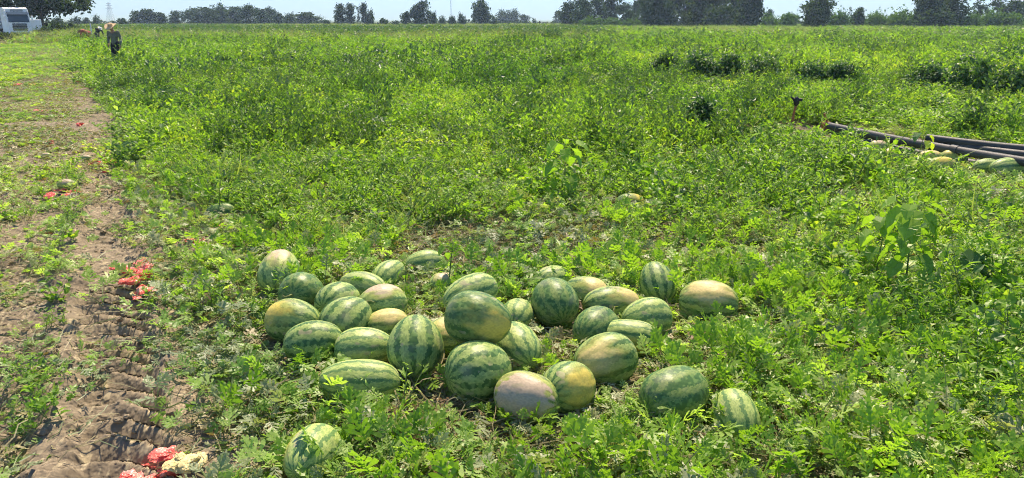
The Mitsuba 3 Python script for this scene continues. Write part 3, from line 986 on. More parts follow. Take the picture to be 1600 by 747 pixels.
def mid_zone(y0, y1, step, seed, table, grow):
    pts, r = jitter(y0, y1, step, seed, .76, 1.5)
    nz = lambda sc, sd: npnoise(pts[:, 0] * sc, pts[:, 1] * sc, sd)  # noqa: E731
    A, B, C, D = nz(.35, 41), nz(.8, 42), nz(.16, 43), nz(.11, 44)
    for (x, y), a, b, c, d in zip(pts, A, B, C, D):
        e0 = x - float(edge_x(y))
        s = e0 + .22 * (b - .5)
        z = gz(x, y)
        rot = r.random() * 6.28
        if s < 0 and s > -9 - .25 * y:
            wd = .27 + .006 * y
            rut = math.exp(-((e0 + .45) / wd) ** 4) + .7 * math.exp(-((e0 + 2.3) / wd) ** 4)
            if r.random() < .90 - .70 * min(1, rut):
                k = 'crushed' if r.random() < (.93 if s > -1.5 else .74) else r.choice(['yellow', 'vine', 'green'])
                sc = r.uniform(.75, 1.2)
                STRIPC.add(table[k][r.integers(len(table[k]))], x, y, z - .01, rot, sc, sc * (.8 if k == 'crushed' else .36))
            continue
        pr = pipe_room(x, y)
        if -.5 < pr < .6:
            if r.random() < .3:
                FIELD.add(table['litter'][r.integers(3)], x, y, z, rot, .8)
            continue
        if any((x - sx) ** 2 + (y - sy) ** 2 < (sr * (.6 + .8 * b)) ** 2 for sx, sy, sr in STRAWY) and r.random() < .7:
            FIELD.add(table['litter'][r.integers(3)], x, y, z, rot, 1.0)
            continue
        w = np.array([.85, .38 * (b > .3) + 1.1 * np.clip((.40 - a) * 4, 0, 1), .26 + 1.6 * np.clip((c - .62) * 5, 0, 1) * (b > .35), .14 + .5 * np.clip((d - .6) * 4, 0, 1), .18 + .5 * np.clip((.35 - c) * 3, 0, 1), .10, .35 + 1.5 * np.clip((a - .50) * 5, 0, 1)])
        if y > 17 and x > 0:
            w[4] += .25; w[2] += .06
        k = ['green', 'vine', 'dark', 'yellow', 'grass', 'litter', 'tall'][r.choice(7, p=w / w.sum())]
        sc = r.uniform(.8, 1.25)
        low = 1.0 if s > .5 else .6 + .8 * s
        if .6 <= pr < 1.3:
            k, low = ('litter' if r.random() < .45 else 'vine'), low * .5      # trodden ground before the pipes
        elif 1.3 <= pr < 2.6:
            low *= .55
            k = 'green' if k in ('tall', 'dark', 'grass') else k
        if 27 < y < 32 and abs(x / y + .541) < .06:
            low *= .38
        if 8.5 < y < 12.9 and x > 3 and melon_block(x, y, .45, .22) < .8:
            k, low = 'litter', .6
        if -.9 < pr < 0 or (54 < y < 60.5 and x < -.6 * y):
            low *= .6
        FIELD.add(table[k][r.integers(len(table[k]))], x, y, z - .01, rot, sc, sc * low * (.45 + .95 * b) * grow)


mid_zone(9.4, 23, .46, 3, MID, 1.12)

W2 = [weed(400 + i, .50, .074, 0, 2, 'lance', 6, .2) for i in range(4)]
Y2 = [weed(410 + i, .45, .085, 3, 2, 'lance', 6, .2) for i in range(2)]
T2 = [weed(425 + i, .80, .09, (0, 10)[i], 2, 'lance', 8, .2) for i in range(2)]
D2 = [weed(420 + i, .60, .11, 2, 2, 'ovate', 6, .2) for i in range(2)]
G2 = [grass(430 + i, 34, .50) for i in range(2)]
V2 = [vine(440 + i, 1, 1, .17, 6) for i in range(2)]
FAR = {'green': [group(f'f_green_{i}', clump(450 + i, .85, W2 * 4 + Y2 + V2 + G2, 15)) for i in range(4)],
       'vine': [group(f'f_vine_{i}', clump(460 + i, .85, V2 + W2, 15)) for i in range(2)],
       'dark': [group(f'f_dark_{i}', clump(470 + i, .75, D2 * 2 + W2, 13)) for i in range(2)],
       'yellow': [group(f'f_yellow_{i}', clump(480 + i, .85, Y2 + W2, 15)) for i in range(2)],
       'grass': [group(f'f_grass_{i}', clump(490 + i, .8, G2 * 4 + W2, 18)) for i in range(2)],
       'tall': [group(f'f_tall_{i}', clump(495 + i, .7, T2 * 2 + W2[:2], 11)) for i in range(2)],
       'crushed': [group(f'f_crushed_{i}', clump(505 + i, .8, P1 * 2 + V1[:1], 22)) for i in range(3)],
       'litter': [group(f'f_litter_{i}', clump(500 + i, .8, L1 + V1[:1], 20)) for i in range(3)]}
mid_zone(23, 62, 1.0, 4, FAR, 1.05)

# far field: bands of different cover up to the tree lines
HG = [grass(520 + i, 26, 1.0, 7) for i in range(2)]
TG = [grass(525 + i, 26, 1.0, 4) for i in range(2)]
W3 = [weed(530 + i, .7, .19, 0, 2, 'lance', 5, .4) for i in range(3)]
D3 = [weed(540 + i, .8, .22, 2, 2, 'ovate', 5, .4) for i in range(3)]
S3 = [weed(545 + i, .8, .22, 10, 2, 'ovate', 5, .4) for i in range(3)]
VFAR = {'tan': [group(f'v_tan_{i}', clump(550 + i, 3.6, HG * 2 + TG + W3, 36)) for i in range(2)],
        'green': [group(f'v_green_{i}', clump(555 + i, 3.6, W3 * 3 + S3 + HG, 40)) for i in range(2)],
        'dark': [group(f'v_dark_{i}', clump(560 + i, 3.6, D3 + S3 * 2, 40)) for i in range(2)],
        'pale': [group(f'v_pale_{i}', clump(565 + i, 3.6, HG * 3 + W3 + TG, 40)) for i in range(2)]}
MEADOW = Scatter('far_meadow', 'bands of tan grass and dark green growth across the far field', 'meadow')


def far_zone(y0, y1, step, seed):
    pts, r = jitter(y0, y1, step, seed, .78, 6)
    n = npnoise(pts[:, 0] * .03, pts[:, 1] * .05, 51)
    n2 = npnoise(pts[:, 0] * .015 + 3, pts[:, 1] * .02, 52)
    for (x, y), a, c in zip(pts, n, n2):
        if -2 > x - float(edge_x(y)) > -16 and y < 94:
            continue
        yy = y + 30 * (c - .5)
        right = x > .12 * y
        if yy < 92:
            k = 'tan' if a > (.55 if right else .36) else 'green'
        elif yy < 170:
            k = 'dark' if a > .25 and not right else ('green' if a > .3 else 'pale')
        elif yy < 235:
            k = 'pale' if a > .45 else ('dark' if not right else 'green')
        else:
            k = 'green' if a > .4 else 'pale'
        s = r.uniform(.85, 1.25)
        MEADOW.add(VFAR[k][r.integers(2)], x, y, gz(x, y) - .02, r.random() * 6.28, s, s * r.uniform(.7, 1.1))


far_zone(60, 150, 4.6, 5)
far_zone(150, 330, 7.0, 6)
# ------------------------------------------------------------------ trees and scrub along the edge of the field
def crown(seed, lobes, n, leaf, cls, gap=.0, trunk_h=.25):
    """Leaf clumps gathered round many small lobes of a crown that is 1 high and about 1 wide; the base of the trunk is the origin."""
    r, k = np.random.default_rng(seed), Kit()
    per = max(4, n // len(lobes))
    for (cx, cy, cz, rad) in lobes:
        sub_n = max(3, int(per / 14))
        cen = unit(r.normal(0, 1, (sub_n, 3))) * rad * r.uniform(.45, 1.0, (sub_n, 1)) + [cx, cy, cz]
        for c in cen:
            if r.random() < gap:
                continue
            m = 14
            P = c + r.normal(0, rad * .27, (m, 3))
            P[:, 2] = np.maximum(P[:, 2], .015)
            cc = np.full(m, float(cls))
            k.leaves(RHOMB[r.integers(2)], P, unit(r.normal(0, 1, (m, 3)) + [0, 0, -.2]), unit(r.normal(0, .8, (m, 3)) + [0, 0, .6]), leaf * r.uniform(.6, 1.4, m), r.uniform(1.2, 2.2, m), cc, r)
    return k


def lobes_round(r, n, w, z0, z1, rad, col=1.0):
    out = []
    ph, am = r.random() * 6.28, r.uniform(.05, .35)
    for _ in range(n):
        q = r.random()
        z = z0 + (z1 - z0) * q
        e = math.sqrt(max(0.05, 1 - (2 * q - 1) ** 2)) * w * (1 - .25 * q)
        a = r.random() * 6.28
        d = e * math.sqrt(r.random()) * (1 + am * math.sin(2 * a + ph + 5 * q))
        out.append((d * math.cos(a), d * math.sin(a), z, rad * r.uniform(.45, 1.45)))
    return out


def trunk_mesh(seed, h, r0, limbs, w):
    r = np.random.default_rng(seed)
    ms = [tm(tube(np.array([[0, 0, -.02], [.01 * r.normal(), .01, h * .3], [.02 * r.normal(), .02 * r.normal(), h * .65], [.03 * r.normal(), 0, h]]), [r0 * 1.3, r0, r0 * .8, r0 * .35], 7))]
    for i in range(limbs):
        z = h * r.uniform(.35, .85)
        a = r.random() * 6.28
        d = np.array([math.cos(a) * w, math.sin(a) * w, r.uniform(.12, .3)])
        ms.append(tm(tube(np.array([[0, 0, z], np.array([0, 0, z]) + d * .45 + [0, 0, .01], np.array([0, 0, z]) + d]), [r0 * .5, r0 * .32, r0 * .1], 5)))
    return cat(*ms)


TREES = {}


def tree_kind(name, seeds, n_lobes, w, z0, z1, rad, n, leaf, cls, th, tr, limbs, gap=.0):
    TREES[name] = []
    for s in seeds:
        r = np.random.default_rng(s)
        kit = crown(s, lobes_round(r, n_lobes, w, z0, z1, rad), n, leaf, cls, gap)
        TREES[name].append((kit.shape('tree_mat'), mikit.ply(trunk_mesh(s, th, tr, limbs, w * .7), 'bark_mat', smooth=50)))


tree_kind('round', (1, 2, 3, 15, 16), 26, .38, .08, .90, .15, 4400, .055, 8, .6, .026, 6, .10)
tree_kind('tall', (4, 5), 24, .20, .12, .93, .12, 2800, .050, 8, .75, .018, 6, .04)
tree_kind('airy', (6, 7), 16, .22, .26, .94, .10, 1000, .050, 8, .85, .014, 7, .18)
tree_kind('wide', (8, 9), 36, .60, .08, .86, .20, 4600, .075, 8, .55, .030, 8)
tree_kind('bush', (10, 11, 12), 26, .60, .03, .78, .26, 2200, .11, 8, .4, .03, 5)
tree_kind('scrub', (13, 14), 26, .75, .03, .73, .28, 2200, .12, 10, .35, .025, 5)


def plant_tree(kind, u0, u1, top, y, label, name='tree', cat_='tree', group=None, base=0.0):
    """A tree that spans the pixels u0..u1 and reaches up to row top, y metres away."""
    r = np.random.default_rng(int(5000 + u0 * 7 + y))
    a, b = at_y(u0, 30, y), at_y(u1, 30, y)
    hgt = at_y((u0 + u1) / 2, top, y)[2]
    half = {'round': .42, 'tall': .27, 'airy': .28, 'wide': .70, 'bush': .75, 'scrub': .88}[kind]
    w = (1.3 if 260 < u0 < 500 else 1.12) * (b[0] - a[0]) / (2 * half)
    h = hgt / .98
    x = (a[0] + b[0]) / 2
    protos = TREES[kind]
    i = r.integers(len(protos))
    M = T().translate([x, y, base]).rotate([0, 0, 1], r.uniform(0, 360)).scale([w, w, h])
    key = numbered(name)
    tag(key, label, cat_, group)
    scene[key + '__crown'] = {**protos[i][0], 'to_world': M}
    scene[key + '__trunk'] = {**protos[i][1], 'to_world': M}
    return key


# left: clump, then the long row
TR_ = plant_tree
for i, (u0, u1, t, k, lb) in enumerate((
        (203, 224, 17, 'tall', 'slim dark tree at the left end of the left clump on the horizon'),
        (216, 244, 12, 'round', 'tallest rounded tree of the left clump on the horizon'),
        (238, 262, 19, 'round', 'lower rounded tree at the right end of the left clump on the horizon'))):
    TR_(k, u0, u1, t, 300, lb)
ORD = 'first second third fourth fifth sixth seventh eighth'.split()
ROW = 'trees of the long dense row on the left horizon'
for i, (u0, u1, t, k) in enumerate(((266, 283, 17, 'tall'), (280, 290, 16, 'airy'), (290, 316, 13, 'round'), (306, 338, 11, 'round'), (330, 360, 10, 'wide'), (352, 384, 9, 'round'), (376, 402, 8, 'round'),
                                    (396, 418, 11, 'round'), (410, 434, 12, 'round'), (428, 444, 21, 'round'), (442, 464, 22, 'bush'), (462, 494, 18, 'round'))):
    lb = {0: 'slim tree at the left end of the long row on the left horizon', 1: 'thin airy tree beside the left end of the long row', 9: 'small round tree right of the tall part of the long row',
          10: 'low bushy tree near the right end of the long row', 11: 'broad rounded tree at the right end of the long row'}.get(i, f'dense dark tree, {ORD[i - 2]} from the left in the high part of the long row' if 2 <= i <= 8 else '')
    TR_(k, u0, u1, t, 290 + 12 * (i % 3), lb, group=ROW if i in (2, 3, 4, 5, 6, 7, 8) else None)
for u0, u1, t, k, lb in ((522, 542, 6, 'tall', 'leftmost of the slim tall trees left of the horizon centre'),
                         (538, 556, 8, 'tall', 'second of the slim tall trees left of the horizon centre'),
                         (556, 563, 8, 'airy', 'thin see through tree among the slim tall trees'),
                         (562, 577, 5, 'tall', 'rightmost tall slim tree of the group left of the horizon centre'),
                         (572, 586, 17, 'bush', 'low tree at the foot of the rightmost slim tree'),
                         (626, 642, 17, 'round', 'small tree left of the big round one near the mast'),
                         (638, 660, 9, 'round', 'middle sized tree leaning on the big round one near the mast'),
                         (646, 675, 1, 'round', 'big round tree left of the thin mast'),
                         (672, 684, 20, 'bush', 'small bush tree right of the big round one near the mast'),
                         (734, 769, 2, 'wide', 'broad dark tree standing alone right of the thin mast')):
    TR_(k, u0, u1, t, 270, lb)
for u0, u1, t, lb in ((80, 100, 27, 'bush far left behind the two stooping workers'), (113, 128, 27, 'dark bush behind the stooping workers'), (127, 142, 27, 'rounded bush just right of the stooping workers'),
                      (144, 157, 25, 'bush left of the lattice pylon foot'), (183, 200, 28, 'pale bush right of the lattice pylon foot'), (504, 516, 31, 'lonely small bush left of the slim tall trees'),
                      (590, 608, 28, 'small bush right of the slim tall trees'), (610, 626, 32, 'low bush left of the big round tree'), (684, 697, 26, 'small pointed bush left of the thin mast'),
                      (700, 713, 24, 'round bush at the foot of the thin mast'), (714, 727, 22, 'round bush between the mast and the broad lone tree'), (765, 778, 25, 'low bush right of the broad lone tree')):
    TR_('bush', u0, u1, t, 260, lb, 'bush', 'bush')
for u0, u1, t, k, lb in ((772, 800, 18, 'wide', 'pale hazy far tree right of the broad lone tree'), (790, 815, 17, 'wide', 'pale hazy far tree beside the gap in the skyline'), (812, 828, 22, 'round', 'small pale far tree before the gap in the skyline'),
                         (862, 882, 17, 'round', 'hazy low tree at the left of the right hand wood')):
    TR_(k, u0, u1, t, 480, lb)
for u0, u1, t, k, y, lb in ((874, 902, 2, 'round', 235, 'dark tree at the left corner of the right hand wood'), (893, 925, -4, 'round', 225, 'tall leafy tree second from the left of the right hand wood'),
                            (896, 916, 12, 'bush', 215, 'lower rounded tree before the right hand wood'), (918, 948, -8, 'round', 232, 'tall tree in the left part of the right hand wood'),
                            (938, 968, -10, 'tall', 240, 'narrow tall tree in the left part of the right hand wood'), (955, 992, 0, 'airy', 225, 'silvery airy tree left of the darkest clump'),
                            (965, 1000, 14, 'bush', 220, 'bushy undergrowth left of the darkest clump'), (985, 1010, -3, 'round', 235, 'tree touching the left edge of the darkest clump')):
    TR_(k, u0, u1, t, y, lb)
BIG = 'tall dark trees of the darkest clump'
for i, (u0, u1, t) in enumerate(((998, 1040, -26), (1020, 1064, -34), (1050, 1100, -36), (1068, 1122, -30), (1098, 1140, -38), (1126, 1174, -34), (1150, 1192, -26), (1010, 1060, 2), (1062, 1096, 18), (1098, 1152, 8), (1146, 1190, 2))):
    TR_('round' if i < 7 else 'bush', u0, u1, t, 190 + 6 * (i % 3) + (-8 if i > 6 else 0), f'tall dark tree, {ORD[i]} from the left in the darkest clump on the right' if i < 7 else f'dark undergrowth, {ORD[i - 7]} from the left at the foot of the darkest clump', group=BIG if i < 7 else 'undergrowth of the darkest clump')
for u0, u1, t, k, y, lb in ((1190, 1212, 14, 'bush', 260, 'small bluish tree right of the darkest clump'), (1250, 1298, -8, 'round', 165, 'stout dark tree standing alone right of the darkest clump'), (1252, 1294, 10, 'bush', 163, 'dark undergrowth round the stout lone tree'),
                            (1326, 1356, 11, 'bush', 190, 'dark green bush with a pointed shoot in the hedge'),
                            (1428, 1475, -20, 'round', 165, 'left one of the big dark trees near the right corner'), (1462, 1508, -14, 'round', 168, 'right one of the big dark trees near the right corner'),
                            (1430, 1500, 12, 'bush', 162, 'undergrowth below the big dark trees near the right corner'),
                            (1512, 1545, 0, 'airy', 210, 'thin pale tree left of the right corner'), (1538, 1575, -6, 'airy', 215, 'thin airy tree near the right corner'), (1568, 1612, -4, 'round', 200, 'grey green tree in the right corner')):
    TR_(k, u0, u1, t, y, lb)
for u0, u1, t, y, lb in ((1186, 1222, 24, 200, 'low green scrub right of the darkest clump'), (1210, 1252, 22, 195, 'low brownish scrub left of the stout lone tree'), (1298, 1330, 17, 185, 'light green scrub right of the stout lone tree'),
                         (1352, 1392, 19, 185, 'reddish brown scrub in the middle of the hedge'), (1382, 1430, 16, 182, 'tall pale scrub at the right of the hedge'), (1500, 1535, 20, 175, 'yellow green scrub right of the big dark trees'),
                         (1525, 1570, 17, 178, 'light green scrub below the thin trees'), (1560, 1606, 22, 176, 'pale scrub in the right corner'),
                         (905, 945, 27, 205, 'yellow green scrub before the right hand wood'), (938, 975, 29, 205, 'low yellow scrub before the silvery tree'), (970, 1004, 30, 200, 'low scrub left of the darkest clump')):
    TR_('scrub', u0, u1, t, y, lb, 'scrub_bush', 'scrub')
# the low hedge line that closes the far field
r_ = np.random.default_rng(77)
HEDGE = Kit()
for u in range(60, 1640, 9):
    if 585 < u < 640 and r_.random() < .5:
        continue
    y = 330 + r_.uniform(-15, 40)
    p = at_y(u, 30, y)
    o = crown(int(u), lobes_round(r_, 5, .7, .05, .75, .3), 170, .16, 8)
    M = np.diag([r_.uniform(3.0, 5), r_.uniform(2, 4), r_.uniform(1.4, 3.2), 1.0])
    M[:3, 3] = [p[0], y, 0]
    HEDGE.add(o, M)
scene['distant_hedge'] = HEDGE.shape('tree_mat')
tag('distant_hedge', 'low dark hedge line closing the field along the horizon', 'hedge', kind='stuff')

# the big shady tree over the lorry at the left edge
def shade_tree(u, y, h, w, seed, label, z0=.10, deep=1.0):
    r = np.random.default_rng(seed)
    lob = lobes_round(r, 60, w / h * .5, z0, .95, .085)
    lob += [(w / h * .62 * math.cos(a), w / h * .62 * math.sin(a), r.uniform(.20, .5), .06) for a in r.random(14) * 6.28]
    kit = crown(seed, lob, 15000, .030, 8, .05)
    p = at_y(u, 30, y)
    key = numbered('shade_tree')
    tag(key, label, 'tree')
    M = T().translate([p[0], y, 0]).scale([h, h * deep, h])
    scene[key + '__crown'] = {**kit.shape('tree_mat'), 'to_world': M}
    scene[key + '__trunk'] = {**mikit.ply(trunk_mesh(seed, .55, .022, 9, .22), 'bark_mat', smooth=50), 'to_world': M}


shade_tree(62, 99, 12.5, 9.5, 21, 'large shady tree whose branches hang over the white lorry', .24, 1.5)
shade_tree(0, 104, 14, 17, 22, 'large dark tree at the left edge behind the white lorry')
for u, t, y, w, lb in ((88, 34, 92, 26, 'dark shrub in the shade right of the lorry'), (66, 40, 84, 22, 'low shrub before the trunk of the shady tree'), (110, 36, 110, 22, 'shrub behind the two stooping workers'), (14, 50, 74, 50, 'shaded green growth before the lorry'), (62, 52, 71, 40, 'shaded weeds to the right before the lorry')):
    TR_('bush', u - w / 2, u + w / 2, t, y, lb, 'shrub', 'shrub')

# ------------------------------------------------------------------ air
scene['haze_medium'] = {'type': 'homogeneous', 'albedo': {'type': 'rgb', 'value': [.95, .955, .96]}, 'sigma_t': {'type': 'rgb', 'value': [.00026, .00034, .00046]}}
scene['haze'] = {'type': 'cube', 'bsdf': {'type': 'null'}, 'interior': {'type': 'ref', 'id': 'haze_medium'},
                 'to_world': T().translate([0, 425, 29]).scale([1040, 520, 31])}
tag('haze', 'thin summer haze over the field', 'haze', kind='stuff')
scene['camera']['medium'] = {'type': 'ref', 'id': 'haze_medium'}
# ------------------------------------------------------------------ pipes, sprinkler
def pipe(u0, v0, z0, u1, v1, z1, rad, label, clamp=None):
    a, b = at(u0, v0, z0), at(u1, v1, z1)
    d = unit(b - a)
    n = 24
    q = np.linspace(0, 1, n)[:, None]
    sag = np.array([0, 0, -.03]) * np.sin(q * PI)
    pts = a + (b - a) * q + sag
    key = numbered('irrigation_pipe')
    tag(key, label, 'pipe', 'irrigation pipes on the ground')
    rr = np.full(n, rad)
    put(key, tm(tube(pts, rr, 18)), 'pipe_mat', smooth=40)
    # open rim at the near end and a sleeve joint further on
    put(sub(key, 'sleeve'), tm(tube(np.array([a + (b - a) * .55 + sag[n // 2], a + (b - a) * .575 + sag[n // 2]]), [rad * 1.18] * 2, 18)), 'pipe_mat', smooth=40)
    if clamp:
        put(sub(key, 'coupling'), tm(tube(np.array([a - d * .07, a - d * .06, a + d * .03, a + d * .04]), [rad * .8, rad * 1.22, rad * 1.22, rad], 18)), 'rust_mat', smooth=40)
        hook = np.array([a + [0, 0, rad], a + [-.03, 0, rad + .06], a + [-.05, 0, rad + .09], a + [-.06, 0, rad + .13]])
        put(sub(key, 'latch'), tm(tube(hook, .016, 8)), 'rust_mat', smooth=40)
        hook2 = np.array([a + [0, -rad, 0], a + [-.07, -rad - .02, .01], a + [-.13, -rad, .06]])
        put(sub(key, 'latch'), tm(tube(hook2, .013, 8)), 'rust_mat', smooth=40)


pipe(1292, 196, .22, 1720, 271, .22, .056, 'front irrigation pipe with a rusty coupling at its left end', True)
pipe(1290, 203, .12, 1720, 262, .12, .054, 'lower irrigation pipe half sunk in weeds below the front one')
pipe(1448, 215, .26, 1760, 242, .30, .050, 'uppermost pale irrigation pipe at the back of the bundle')
pipe(1458, 222, .20, 1760, 255, .24, .050, 'middle irrigation pipe between the front and the back one')
pipe(1350, 223, .06, 1720, 286, .07, .056, 'lowest irrigation pipe lying on the ground behind the melons')

p = at(1237, 192, 0.1)
key = numbered('sprinkler')
tag(key, 'small sprinkler with a black head on a rusty riser standing in the weeds', 'sprinkler')
gp = np.array([p[0], p[1], gz(p[0], p[1])])
hh = at_y(1241, 153, p[1])[2]
put(key + '__riser', tm(tube(np.array([gp, gp + [.02, 0, (hh - gp[2]) * .5], [p[0] + .04, p[1], hh - .12]]), .02, 10)), 'rust_mat', smooth=40)
top = np.array([p[0] + .04, p[1], hh])
put(key + '__head', cat(tm(tube(np.array([top + [0, 0, -.14], top + [0, 0, -.10], top + [0, 0, -.04], top + [0, 0, 0], top + [0, 0, .02]]), [.02, .045, .05, .04, .015], 12)),
                        rbox([.16, .05, .05], top + [.02, 0, -.03], .012)), 'black_mat', smooth=40)
put(key + '__nozzle', tm(tube(np.array([top + [-.05, 0, -.02], top + [-.11, -.01, .02]]), [.018, .012], 8)), 'black_mat', smooth=40)

# ------------------------------------------------------------------ broken watermelons on the strip
def lump(seed, size, flat=.5):
    r = np.random.default_rng(seed)
    m = trimesh.creation.icosphere(3)
    v = m.vertices
    d = 1 + .55 * (meshkit.fbm(v * 1.6 + seed, 3, seed) - .5) + .3 * (meshkit.noise(v * 5 + seed) - .5)
    v = v * d[:, None] * np.array(size) * [1, 1, flat]
    return trimesh.Trimesh(v, m.faces, process=False)


def rind_shell(seed, L, D, span, a0=.12, a1=.88, th=.014):
    """A curved shard of rind: (outer mesh, inner mesh), bowl upwards."""
    r = np.random.default_rng(seed)
    na, nl = 18, 14
    a = np.linspace(a0, a1, na)[:, None]
    lo = np.linspace(-span, span, nl)[None]
    jag = 1 + .22 * (meshkit.noise(np.stack(np.broadcast_arrays(a * 9 + seed, np.sign(lo) * 3.0, a * 0), -1)) - .5)
    ph = lo * jag

    def surf(k):
        R = (D / 2 - k) * np.sin(a * PI) ** .9
        return np.stack([np.broadcast_to(-np.cos(a * PI) * (L / 2 - k), ph.shape), R * np.sin(ph), -R * np.cos(ph) + D / 2], -1).reshape(-1, 3)
    i, j = np.meshgrid(np.arange(na - 1), np.arange(nl - 1), indexing='ij')
    q = np.stack([i * nl + j, i * nl + j + 1, (i + 1) * nl + j + 1, (i + 1) * nl + j], -1).reshape(-1, 4)
    o, n_ = surf(0), surf(th)
    uv = np.stack(np.broadcast_arrays(np.clip(.5 + lo / 6.3, .001, .999) + seed % 90 + 100, np.clip(a, .01, .99) + 1.0), -1).reshape(-1, 2)
    edge = np.concatenate([np.arange(nl), np.arange(1, na) * nl + nl - 1, (na - 1) * nl + np.arange(nl - 2, -1, -1), np.arange(na - 2, 0, -1) * nl])
    k = len(o)
    e2 = np.roll(edge, -1)
    rim = np.stack([edge, e2, e2 + k, edge + k], 1)
    return (o, q), uv, (np.vstack([o, n_]), np.vstack([q[:, ::-1] + k, rim]))


def piece(u, v, L, label, flesh=True, rind=True, seed=1, yaw=0, tilt=0, z=.02, nflesh=2, cat_='melon piece', name='broken_watermelon', spread=.5, bit=1.0, th=.014, mat='flesh_mat'):
    c = at(u, v, .02)
    c = at(u, v, gz(c[0], c[1]) + z)
    key = numbered(name)
    tag(key, label, cat_)
    M = T().translate(list(map(float, c))).rotate([0, 0, 1], yaw).rotate([1, 0, 0], tilt)
    r = np.random.default_rng(seed)
    if rind:
        o, uv, inner = rind_shell(seed, L, L * .75, r.uniform(.8, 1.15), th=th)
        put(key + '__rind', o, 'melon_mat', smooth=True, uv=uv, to_world=M @ T().translate([0, 0, -.03]))
        put(key + '__pith', inner, 'pith_mat', to_world=M @ T().translate([0, 0, -.03]))
    for i in range(nflesh if flesh else 0):
        bits = []
        cx, cy = r.uniform(-.5, .5, 2) * L * spread
        for j in range(5):
            s = L * r.uniform(.06, .17) * bit
            m = lump(seed * 31 + i * 7 + j, [s * r.uniform(.7, 1.6), s * r.uniform(.7, 1.3), s], r.uniform(.22, .5))
            m.apply_transform(trimesh.transformations.rotation_matrix(r.uniform(-.6, .6), [1, .3, 0]))
            m.apply_translation([cx + r.normal(0, L * .10), cy + r.normal(0, L * .10), .012 + .03 * r.random() * (1 - j / 5)])
            bits.append(m)
        k = m3.Manifold(m3.Mesh(np.asarray(bits[0].vertices, np.float32), np.asarray(bits[0].faces, np.uint32)))
        for m in bits[1:]:
            k = k + m3.Manifold(m3.Mesh(np.asarray(m.vertices, np.float32), np.asarray(m.faces, np.uint32)))
        k = k.refine_to_length(L * .03).to_mesh()
        v = k.vert_properties[:, :3]
        v = v + (meshkit.fbm(v * 90, 3)[:, None] - .5) * L * .05 + np.random.default_rng(i).normal(0, L * .0025, v.shape)
        put(sub(key, 'flesh' if mat == 'flesh_mat' else 'pith'), trimesh.Trimesh(v, k.tri_verts, process=False), mat, smooth=20, to_world=M)


piece(207, 424, .24, 'crushed bright red melon flesh in the wheel track', rind=False, seed=3, nflesh=7, spread=1.1, yaw=-50)
piece(228, 461, .20, 'red melon flesh with a yellow rind shard below the crushed heap in the track', seed=4, nflesh=4, yaw=20, spread=.9)
piece(163, 257, .26, 'smeared red melon flesh across the middle of the strip', rind=False, seed=5, nflesh=5, spread=1.3)
piece(75, 229, .26, 'broken melon with red flesh and rind at the left of the strip', seed=6, nflesh=3, yaw=40, tilt=20)
piece(92, 304, .24, 'orange red melon fragments below the pale rotting watermelon', rind=False, seed=8, nflesh=4, spread=1.2)
piece(78, 366, .16, 'small pale red melon fragment at the left of the strip', seed=9, nflesh=2, yaw=80)
piece(304, 380, .16, 'flat red melon fragment at the edge of the vines', rind=False, seed=10, nflesh=3, spread=1.1)
piece(353, 355, .12, 'small red melon fragment in the vines', rind=False, seed=11, nflesh=2)
piece(354, 380, .09, 'tiny red melon fragment beneath the other one in the vines', rind=False, seed=12, nflesh=1)
piece(50, 134, .34, 'orange broken melon far up the strip on the left', rind=False, seed=14, nflesh=3)
piece(22, 134, .34, 'reddish broken melon at the far left of the strip', rind=False, seed=15, nflesh=3, spread=1.2)
piece(122, 128, .34, 'pinkish melon smear in the far wheel track', rind=False, seed=16, nflesh=3, spread=1.3)
piece(165, 293, .14, 'small rind piece in the wheel track', flesh=False, seed=17, tilt=180, z=.08)
piece(163, 271, .2, 'red melon crumbs just below the smeared flesh in the strip', rind=False, seed=21, nflesh=3)
piece(205, 441, .2, 'red melon flesh between the crushed heap and the yellow rind', rind=False, seed=22, nflesh=4, spread=.8)
piece(60, 175, .24, 'orange red melon scrap far up the left of the strip', rind=False, seed=23, nflesh=3, spread=1.2)
piece(128, 196, .22, 'pinkish melon scrap in the upper wheel track', rind=False, seed=24, nflesh=2, spread=1.2)
# the large one at the bottom edge
piece(240, 748, .25, 'large burst watermelon with pinkish red flesh at the bottom edge of the strip', seed=18, nflesh=7, yaw=20, tilt=-12, z=.04, spread=.75, bit=1.0)
piece(296, 734, .24, 'thick pale yellow rind chunk leaning on the large burst watermelon', rind=False, seed=19, yaw=35, nflesh=2, z=.03, spread=.35, bit=1.25, mat='pith_mat')
piece(268, 716, .16, 'pink chunk of melon behind the large burst watermelon', rind=False, seed=20, nflesh=2, z=.04, spread=.3, bit=1.5)

